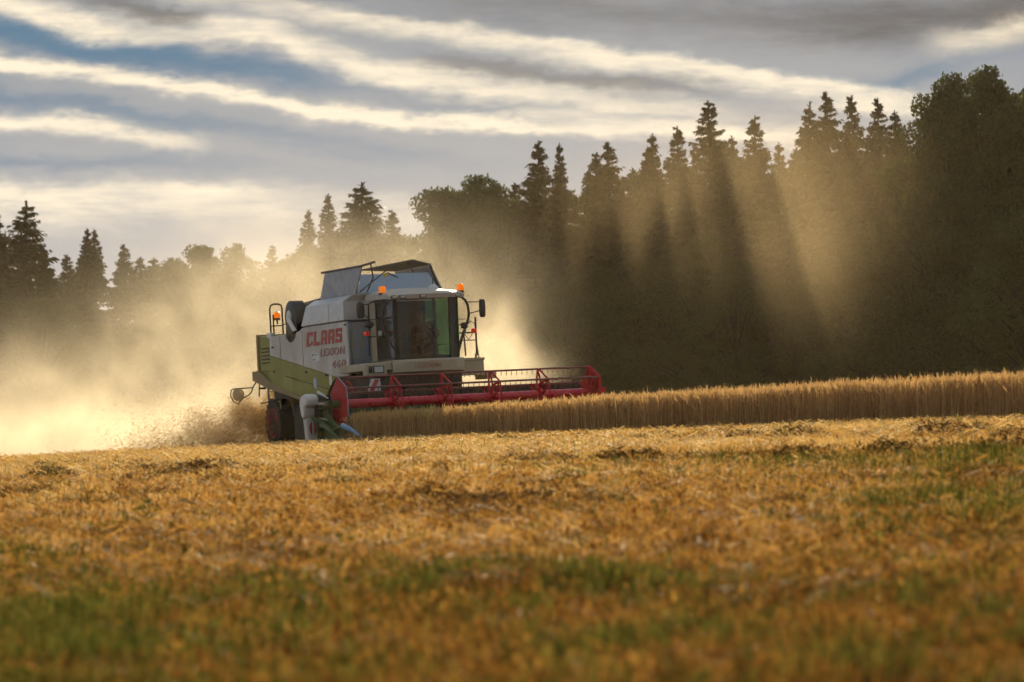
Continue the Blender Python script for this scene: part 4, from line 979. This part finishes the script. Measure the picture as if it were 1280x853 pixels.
for s in (-1, 1):
    b0 = len(bp_); bp_ += [(.03, s * .175, .485, .07), (.14, s * .25, .28, .058), (.2, s * .26, .22, .055), (.40, s * .225, .257, .044)]; be += [(3, b0), (b0, b0 + 1), (b0 + 1, b0 + 2), (b0 + 2, b0 + 3)]
skin_body('shirt', bp_, be, M['shirt'], pe, 1)
tp_ = [(.0, 0, .03, .17, .14)]; te = []
for s in (-1, 1):
    b0 = len(tp_); tp_ += [(.08, s * .09, .04, .095), (.26, s * .12, .05, .09), (.46, s * .14, .04, .072), (.50, s * .14, -.1, .066), (.53, s * .14, -.27, .055)]; te += [(0, b0)] + [(b0 + i, b0 + i + 1) for i in range(4)]
skin_body('trousers', tp_, te, M['jeans'], pe, 1)
MB().lathe([(.02, .0), (.085, .02), (.098, .07), (.09, .12), (.05, .16), (.01, .17)], (.06, 0, .71), 'z', 16).build('cap', M['hair'], pe, smooth=True)
MB().hexa([(.165, -.012, .70), (.19, -.014, .69), (.19, .014, .69), (.165, .012, .70), (.155, -.008, .745), (.165, -.006, .745), (.165, .006, .745), (.155, .008, .745)]).build('nose', M['skin'], pe, .004)

# ------------------------------------------------------------------ flying chaff
def build_chaff():
    n = 44000
    t = RNG.uniform(0, 1, n) ** .8
    # plumes thrown sideways and back from the chopper, in machine coordinates
    x = -6.7 - 2.6 * t + RNG.normal(0, .35, n); y = RNG.uniform(-1.1, .6, n) - 2.3 * t * RNG.uniform(.2, 1.2, n)
    z = 1.05 * (1 - t) + .2 + RNG.normal(0, .22, n) * (0.3 + 1.2 * t) + .22 * np.sin(x * 3 + y * 4) + .12 * np.sin(x * 9 - y * 7)
    k = (z > -.1) & (z < 2.); x, y, z = x[k], y[k], z[k]
    # a second low roll along the ground behind the wheel
    m = 22000; x2 = -5.6 - 5.5 * RNG.uniform(0, 1, m) ** 1.3; y2 = -.3 - 4.2 * RNG.uniform(0, 1, m) ** 1.4; z2 = RNG.exponential(.28, m) * (1.2 + .5 * np.sin(x2 * 2.1 + y2 * 1.7))
    x = np.concatenate([x, x2]); y = np.concatenate([y, y2]); z = np.concatenate([z, z2])
    W = local_to_world(np.stack([x, y, z], 1)); n = len(x)
    P = blades(W, RNG.uniform(.02, .12, n), RNG.uniform(.005, .014, n), RNG.normal(1.75, .5, n), RNG.normal(math.radians(205), .5, n), .6)
    o = link_mesh('flying_chaff', quad_mesh('flying_chaff', M['chaff'], P, RNG.uniform(0, 1, n)))
    tag(o, 'brown chaff and straw bits blown out behind the rear wheel', 'chaff', kind='stuff')
build_chaff()

# ------------------------------------------------------------------ dust and haze
HAZE_D = .00007; DUST_COL = (1., .93, .75)
def build_dust():
    x0, x1, y0, y1, z0, z1 = -26, 12, 90.5, 138, -3.5, 13
    mb = MB().box(x0, x1, y0, y1, z0, z1)
    m, nt, out = new_mat('dust_cloud'); N = nt.nodes.new; L = nt.links.new
    g = N('ShaderNodeNewGeometry')
    nz = N('ShaderNodeTexNoise'); nz.inputs['Scale'].default_value = .55; nz.inputs['Detail'].default_value = 4; nz.inputs['Roughness'].default_value = .6
    nz.inputs['Distortion'].default_value = .6
    L(g.outputs['Position'], nz.inputs['Vector'])
    wn = N('ShaderNodeVectorMath'); wn.operation = 'MULTIPLY_ADD'; L(nz.outputs['Color'], wn.inputs[0]); wn.inputs[1].default_value = (2.6, 2.6, 2.6)
    L(g.outputs['Position'], wn.inputs[2])
    # blobs in world space: centre, radii, weight
    def at(px, py, D): return ((px - 640) / 4800 * D, D, (505 - py) / 4800 * D)
    blobs = [(at(50, 560, 108), (6.5, 5, 1.0), .17), (at(230, 565, 103), (3.2, 4, .8), .13), (at(140, 495, 110), (6, 5, 1.5), .036), (at(290, 425, 109), (3.0, 5, 2.3), .036), (at(340, 350, 111), (2.2, 5, 1.3), .018),
             (at(430, 350, 111), (3.2, 5, 1.6), .016), (at(530, 340, 115), (3.0, 6, 1.8), .008), (at(622, 440, 103), (.6, 3, 1.0), .17), (at(650, 465, 106), (.9, 3, .5), .08),
             (at(596, 480, 101), (.8, 3, .6), .14), (at(290, 535, 99), (1.3, 2.2, .6), .16), (at(60, 420, 118), (8, 6, 2.6), .0032), (at(560, 410, 110), (2.6, 5, 2.), .016)]
    tot = None
    for c, r, w in blobs:
        s = N('ShaderNodeVectorMath'); s.operation = 'SUBTRACT'; L(wn.outputs[0], s.inputs[0]); s.inputs[1].default_value = tuple(a + 1.3 for a in c)
        d = N('ShaderNodeVectorMath'); d.operation = 'DIVIDE'; L(s.outputs[0], d.inputs[0]); d.inputs[1].default_value = r
        dt = N('ShaderNodeVectorMath'); dt.operation = 'DOT_PRODUCT'; L(d.outputs[0], dt.inputs[0]); L(d.outputs[0], dt.inputs[1])
        ng = N('ShaderNodeMath'); ng.operation = 'MULTIPLY'; ng.inputs[1].default_value = -1; L(dt.outputs['Value'], ng.inputs[0])
        ex = N('ShaderNodeMath'); ex.operation = 'EXPONENT'; L(ng.outputs[0], ex.inputs[0])
        ma = N('ShaderNodeMath'); ma.operation = 'MULTIPLY_ADD'; L(ex.outputs[0], ma.inputs[0]); ma.inputs[1].default_value = w
        if tot is None: ma.inputs[2].default_value = -.0008
        else: L(tot.outputs[0], ma.inputs[2])
        tot = ma
    mr = N('ShaderNodeMapRange'); L(nz.outputs['Fac'], mr.inputs['Value']); mr.inputs['From Min'].default_value = .38; mr.inputs['From Max'].default_value = .66
    mr.inputs['To Min'].default_value = .0; mr.inputs['To Max'].default_value = 2.6
    fi = N('ShaderNodeMath'); fi.operation = 'MULTIPLY'; L(tot.outputs[0], fi.inputs[0]); L(mr.outputs[0], fi.inputs[1])
    mx = N('ShaderNodeMath'); mx.operation = 'MAXIMUM'; L(fi.outputs[0], mx.inputs[0]); mx.inputs[1].default_value = 0
    pv = N('ShaderNodeVolumePrincipled'); pv.inputs['Color'].default_value = (*DUST_COL, 1); pv.inputs['Anisotropy'].default_value = .45
    L(mx.outputs[0], pv.inputs['Density']); L(pv.outputs[0], out.inputs['Volume'])
    m.cycles.volume_step_rate = 1.
    o = mb.build('dust_cloud', m); tag(o, 'sunlit golden dust cloud billowing behind the combine harvester', 'dust', kind='stuff')
build_dust()
def build_beam_dust():
    # thin dust added before the wood, shaped along the sun's slant so beams show
    m, nt, out = new_mat('beam_dust'); N = nt.nodes.new; L = nt.links.new
    g = N('ShaderNodeNewGeometry'); nz = N('ShaderNodeTexNoise'); nz.inputs['Scale'].default_value = .09; nz.inputs['Detail'].default_value = 2
    L(g.outputs['Position'], nz.inputs['Vector'])
    def at(px, py, D): return ((px - 640) / 4800 * D, D, (505 - py) / 4800 * D)
    tot = None
    for c, r, w in [(at(985, 215, 222), (4.2, 14, 3.2), .0028), (at(1010, 310, 196), (2.4, 17, 3.6), .0026), (at(860, 250, 222), (3.5, 14, 3.5), .0018), (at(760, 270, 228), (5, 14, 4), .0012), (at(1110, 230, 196), (4, 14, 3), .0010), (at(1065, 300, 186), (3.5, 15, 3.), .0008), (at(1025, 360, 176), (2.2, 16, 3.4), .0009), (at(905, 330, 200), (3, 14, 3), .0009)]:
        sb = N('ShaderNodeVectorMath'); sb.operation = 'SUBTRACT'; L(g.outputs['Position'], sb.inputs[0]); sb.inputs[1].default_value = c
        d = N('ShaderNodeVectorMath'); d.operation = 'DIVIDE'; L(sb.outputs[0], d.inputs[0]); d.inputs[1].default_value = r
        dt = N('ShaderNodeVectorMath'); dt.operation = 'DOT_PRODUCT'; L(d.outputs[0], dt.inputs[0]); L(d.outputs[0], dt.inputs[1])
        ng = N('ShaderNodeMath'); ng.operation = 'MULTIPLY'; ng.inputs[1].default_value = -1; L(dt.outputs['Value'], ng.inputs[0])
        ex = N('ShaderNodeMath'); ex.operation = 'EXPONENT'; L(ng.outputs[0], ex.inputs[0])
        ma = N('ShaderNodeMath'); ma.operation = 'MULTIPLY_ADD'; L(ex.outputs[0], ma.inputs[0]); ma.inputs[1].default_value = w
        if tot is None: ma.inputs[2].default_value = -.0001
        else: L(tot.outputs[0], ma.inputs[2])
        tot = ma
    mr = N('ShaderNodeMapRange'); L(nz.outputs['Fac'], mr.inputs['Value']); mr.inputs['From Min'].default_value = .3; mr.inputs['From Max'].default_value = .7
    mr.inputs['To Min'].default_value = .3; mr.inputs['To Max'].default_value = 1.7
    fi = N('ShaderNodeMath'); fi.operation = 'MULTIPLY'; L(tot.outputs[0], fi.inputs[0]); L(mr.outputs[0], fi.inputs[1])
    mx = N('ShaderNodeMath'); mx.operation = 'MAXIMUM'; L(fi.outputs[0], mx.inputs[0]); mx.inputs[1].default_value = 0
    pv = N('ShaderNodeVolumePrincipled'); pv.inputs['Color'].default_value = (.98, .80, .50, 1); pv.inputs['Anisotropy'].default_value = .6
    L(mx.outputs[0], pv.inputs['Density']); L(pv.outputs[0], out.inputs['Volume'])
    o = MB().box(-8, 34, 152, 246, -3, 22).build('beam_dust', m); tag(o, 'faint golden dust added before the dark wood to catch the sunbeams', 'dust', kind='stuff')
build_beam_dust()
def build_haze():
    m, nt, out = new_mat('haze_air'); pv = nt.nodes.new('ShaderNodeVolumePrincipled')
    pv.inputs['Color'].default_value = (.98, .82, .54, 1); pv.inputs['Density'].default_value = HAZE_D; pv.inputs['Anisotropy'].default_value = .5
    nt.links.new(pv.outputs[0], out.inputs['Volume'])
    o = MB().box(-420, 420, -45, 640, -30, 24).build('haze', m); tag(o, 'thin golden haze hanging in the air over the field', 'haze', kind='stuff')
build_haze()

# ------------------------------------------------------------------ sun and sky
SUN_EL = math.radians(12.6); SUN_AZ = math.radians(1.0)   # azimuth measured from +Y towards +X
sd = Vector((math.sin(SUN_AZ) * math.cos(SUN_EL), math.cos(SUN_AZ) * math.cos(SUN_EL), math.sin(SUN_EL)))
sl = bpy.data.lights.new('sun', 'SUN'); sl.energy = 5.; sl.angle = math.radians(.5); sl.color = (1., .78, .49)
so = bpy.data.objects.new('sun', sl); COL.objects.link(so); so.rotation_euler = sd.to_track_quat('Z', 'Y').to_euler(); so.location = (0, 50, 60)

w = bpy.data.worlds.new('World'); scene.world = w; w.use_nodes = True; nt = w.node_tree
for n in list(nt.nodes): nt.nodes.remove(n)
N = nt.nodes.new; L = nt.links.new
def math_(op, a, b=None, c=None, clamp=False):
    n = N('ShaderNodeMath'); n.operation = op; n.use_clamp = clamp
    for i, v in enumerate((a, b, c)):
        if v is None: continue
        if isinstance(v, (int, float)): n.inputs[i].default_value = v
        else: L(v, n.inputs[i])
    return n.outputs[0]
def mixc(f, a, b):
    n = N('ShaderNodeMix'); n.data_type = 'RGBA'
    for k, v in (('Factor', f), ('A', a), ('B', b)):
        if isinstance(v, tuple): n.inputs[k].default_value = (*v, 1)
        elif isinstance(v, (int, float)): n.inputs[k].default_value = v
        else: L(v, n.inputs[k])
    return n.outputs['Result']
wo = N('ShaderNodeOutputWorld'); bg = N('ShaderNodeBackground'); L(bg.outputs[0], wo.inputs[0])
sky = N('ShaderNodeTexSky'); sky.sky_type = 'NISHITA'; sky.sun_disc = False; sky.sun_elevation = SUN_EL; sky.sun_rotation = SUN_AZ
sky.air_density = 1.; sky.dust_density = 1.5
SKY_S = .06
bg.inputs['Strength'].default_value = SKY_S
tc = N('ShaderNodeTexCoord'); sp = N('ShaderNodeSeparateXYZ'); L(tc.outputs['Generated'], sp.inputs[0])
az = math_('ARCTAN2', sp.outputs[0], sp.outputs[1]); el = math_('ARCSINE', sp.outputs[2])
U = math_('MULTIPLY_ADD', az, 48, 6.4)        # 0 .. 12.8 over the arc the photograph looks at
V = math_('MULTIPLY_ADD', el, -48, 5.05)
cb = N('ShaderNodeCombineXYZ'); L(U, cb.inputs[0]); L(V, cb.inputs[1])
def noise(scale, detail, sx=1., sy=1., rough=.55, off=0.):
    mp = N('ShaderNodeMapping'); L(cb.outputs[0], mp.inputs[0]); mp.inputs['Scale'].default_value = (sx, sy, 1); mp.inputs['Location'].default_value = (off, off * .7, off)
    mp.inputs['Rotation'].default_value = (0, 0, -.12)
    n = N('ShaderNodeTexNoise'); L(mp.outputs[0], n.inputs['Vector']); n.inputs['Scale'].default_value = scale; n.inputs['Detail'].default_value = detail; n.inputs['Roughness'].default_value = rough
    return n.outputs['Fac']
warp = math_('MULTIPLY', math_('SUBTRACT', noise(1.2, 6, .8, 2.2, .6), .5), .42)
Vw = math_('ADD', V, warp)
Vw = math_('ADD', Vw, math_('MULTIPLY', math_('SUBTRACT', noise(5., 5, .8, 1.4, .6, 2.), .5), .13))
fine = noise(1.6, 9, .5, 3., .68, 5.)
U01 = math_('MULTIPLY', math_('ADD', U, 1.6), 1 / 16., clamp=True)   # -1.6 .. 14.4
def curve(pts):
    n = N('ShaderNodeFloatCurve'); c = n.mapping.curves[0]
    pts = sorted(pts)
    while len(c.points) < len(pts): c.points.new(.5, .5)
    for p, (a, b) in zip(c.points, pts): p.location = ((a / 100 + 1.6) / 16., b); p.handle_type = 'AUTO'
    n.mapping.use_clip = False; n.mapping.update(); L(U01, n.inputs['Value']); return n.outputs[0]
def band(center, amp, up, dn, wisp=.8):
    """centre line [(px,py)], strength [(px,a)], falloff above / below in 100-pixel units"""
    c = curve([(x, y / 600.) for x, y in center]); c = math_('MULTIPLY', c, 6.)
    a = curve(amp)
    d = math_('SUBTRACT', Vw, c)
    below = math_('GREATER_THAN', d, 0)
    up *= 1.0; dn *= 1.1
    wd = math_('MULTIPLY_ADD', below, dn - up, up)
    q = math_('DIVIDE', d, wd); q = math_('MULTIPLY', q, q)
    e = math_('EXPONENT', math_('MULTIPLY', q, -1))
    m = math_('MULTIPLY', e, a)
    wm = math_('MULTIPLY_ADD', math_('SUBTRACT', fine, .5), wisp * 2.4, 1.)
    m = math_('MULTIPLY', m, wm, clamp=True)
    sm = N('ShaderNodeMapRange'); sm.interpolation_type = 'SMOOTHSTEP'; L(m, sm.inputs['Value'])
    sm.inputs['From Min'].default_value = .04; sm.inputs['From Max'].default_value = 1.1
    return sm.outputs[0]
def comb(ms):
    r = ms[0]
    for m in ms[1:]: r = math_('MAXIMUM', r, m)
    return r
bright = comb([
    band([(-160, -25), (0, 8), (125, 42), (200, 50), (300, 42), (410, 75), (500, 98), (640, 118), (800, 134), (900, 146), (1440, 170)], [(-160, .9), (120, .8), (200, .55), (300, .8), (450, .8), (650, .7), (850, .55), (1000, .2), (1440, .1)], .26, .16),
    band([(-160, 75), (0, 84), (100, 95), (250, 113), (330, 130), (430, 146), (560, 152), (700, 160), (800, 168), (1440, 200)], [(-160, .9), (250, .95), (400, 1.), (620, .95), (820, .6), (960, .2), (1440, 0)], .13, .10),
    band([(-160, 160), (0, 158), (80, 160), (180, 175), (265, 188), (1440, 300)], [(-160, .8), (100, .85), (200, .7), (262, .3), (290, 0), (1440, 0)], .17, .11),
    band([(-160, 240), (0, 245), (200, 238), (420, 250), (540, 262), (700, 280), (1440, 330)], [(-160, .7), (200, .75), (330, .6), (430, .42), (560, .40), (700, .3), (1440, .2)], .16, .45),
    band([(-160, -60), (300, 2), (480, 30), (640, 52), (830, 78), (1000, 110), (1140, 130), (1440, 160)], [(-160, 0), (280, .5), (480, .65), (640, .75), (900, .85), (1100, .8), (1200, .3), (1440, 0)], .12, .20),
    band([(-160, 160), (600, 160), (700, 158), (800, 166), (950, 178), (1440, 200)], [(-160, 0), (560, 0), (680, .7), (860, .8), (1000, .6), (1100, .3), (1440, 0)], .28, .08),
    band([(-160, 30), (1100, 60), (1200, 52), (1290, 35), (1440, 20)], [(-160, 0), (1080, 0), (1200, .6), (1290, .7), (1440, .7)], .18, .22),
])
blue = comb([
    band([(-160, 25), (0, 42), (150, 72), (300, 84), (430, 104), (560, 128), (1440, 200)], [(-160, .9), (100, 1.), (300, .9), (430, .5), (560, .25), (1440, 0)], .20, .20, .2),
    band([(-160, 120), (0, 125), (200, 145), (400, 175), (560, 200), (1440, 300)], [(-160, .55), (150, .6), (330, .5), (560, .3), (700, .1), (1440, 0)], .14, .22, .3),
    band([(-160, 200), (0, 208), (200, 205), (300, 205), (1440, 300)], [(-160, .55), (100, .5), (300, .3), (500, 0), (1440, 0)], .12, .12, .3),
    band([(-160, 70), (600, 66), (760, 66), (900, 92), (1080, 118), (1200, 80), (1440, 90)], [(-160, 0), (620, .3), (800, .35), (1000, .5), (1120, .6), (1250, .3), (1440, .3)], .18, .14, .3)])
grey = comb([
    band([(-160, 0), (110, 5), (200, 22), (260, 20), (1440, 0)], [(-160, 0), (60, .1), (150, .7), (230, .7), (290, .1), (1440, 0)], .13, .12, .4),
    band([(-160, 90), (480, 80), (560, 80), (700, 98), (860, 112), (1440, 150)], [(-160, 0), (460, .1), (560, .6), (720, .65), (880, .4), (1000, 0), (1440, 0)], .16, .14, .3),
    band([(-160, 0), (600, 5), (900, 25), (1100, 30), (1440, 0)], [(-160, 0), (380, .2), (600, .5), (900, .6), (1100, .85), (1440, .9)], .4, .36, .5)])
K = 1. / SKY_S
def col(r, g, b): return (r * K, g * K, b * K)
# even veil below everything, warmer and lighter towards the horizon
hz = math_('MULTIPLY_ADD', V, 1 / 3.6, -.1, clamp=True)
veil = mixc(hz, col(.075, .15, .245), col(.25, .315, .40))
veil = mixc(math_('MULTIPLY', noise(.9, 9, .35, 1.6, .66, 3.), .40), veil, col(.44, .43, .42))
nsk = mixc(.04, veil, sky.outputs[0])
c = mixc(math_('MULTIPLY', blue, .9, clamp=True), nsk, col(.065, .165, .27))
c = mixc(grey, c, col(.125, .12, .12))
c = mixc(math_('MULTIPLY', bright, .85, clamp=True), c, col(1.0, .86, .64))
# away from the low western sky the cover is an even broken cloud
far = math_('MULTIPLY_ADD', math_('ABSOLUTE', V), .12, -1.0, clamp=True)
gen = mixc(noise(.12, 4, 1, 1, .5, 9.), col(.14, .20, .28), col(.40, .40, .39))
c = mixc(far, c, gen)
L(c, bg.inputs[0])

# ------------------------------------------------------------------ camera
cd = bpy.data.cameras.new('camera'); cam = bpy.data.objects.new('camera', cd); COL.objects.link(cam)
cd.sensor_width = 36; cd.lens = 135; cd.shift_y = 78.5 / 1280
cam.rotation_euler = (math.radians(90), 0, 0)
cd.clip_start = .5; cd.clip_end = 6000
cd.dof.use_dof = True; cd.dof.focus_distance = 88; cd.dof.aperture_fstop = 3.1
scene.camera = cam

# ------------------------------------------------------------------ render settings
scene.render.engine = 'CYCLES'
cy = scene.cycles
cy.use_adaptive_sampling = True; cy.adaptive_threshold = .04; cy.adaptive_min_samples = 16; cy.use_denoising = True; cy.denoiser = 'OPENIMAGEDENOISE'
cy.max_bounces = 6; cy.diffuse_bounces = 3; cy.glossy_bounces = 2; cy.transmission_bounces = 4; cy.transparent_max_bounces = 12; cy.volume_bounces = 2
cy.volume_max_steps = 64; cy.volume_step_rate = 1.3
cy.sample_clamp_indirect = 6
cy.caustics_reflective = False; cy.caustics_refractive = False
scene.view_settings.view_transform = 'Standard'; scene.view_settings.look = 'None'
scene.view_settings.exposure = .24; scene.view_settings.gamma = 1.; scene.view_settings.use_curve_mapping = False
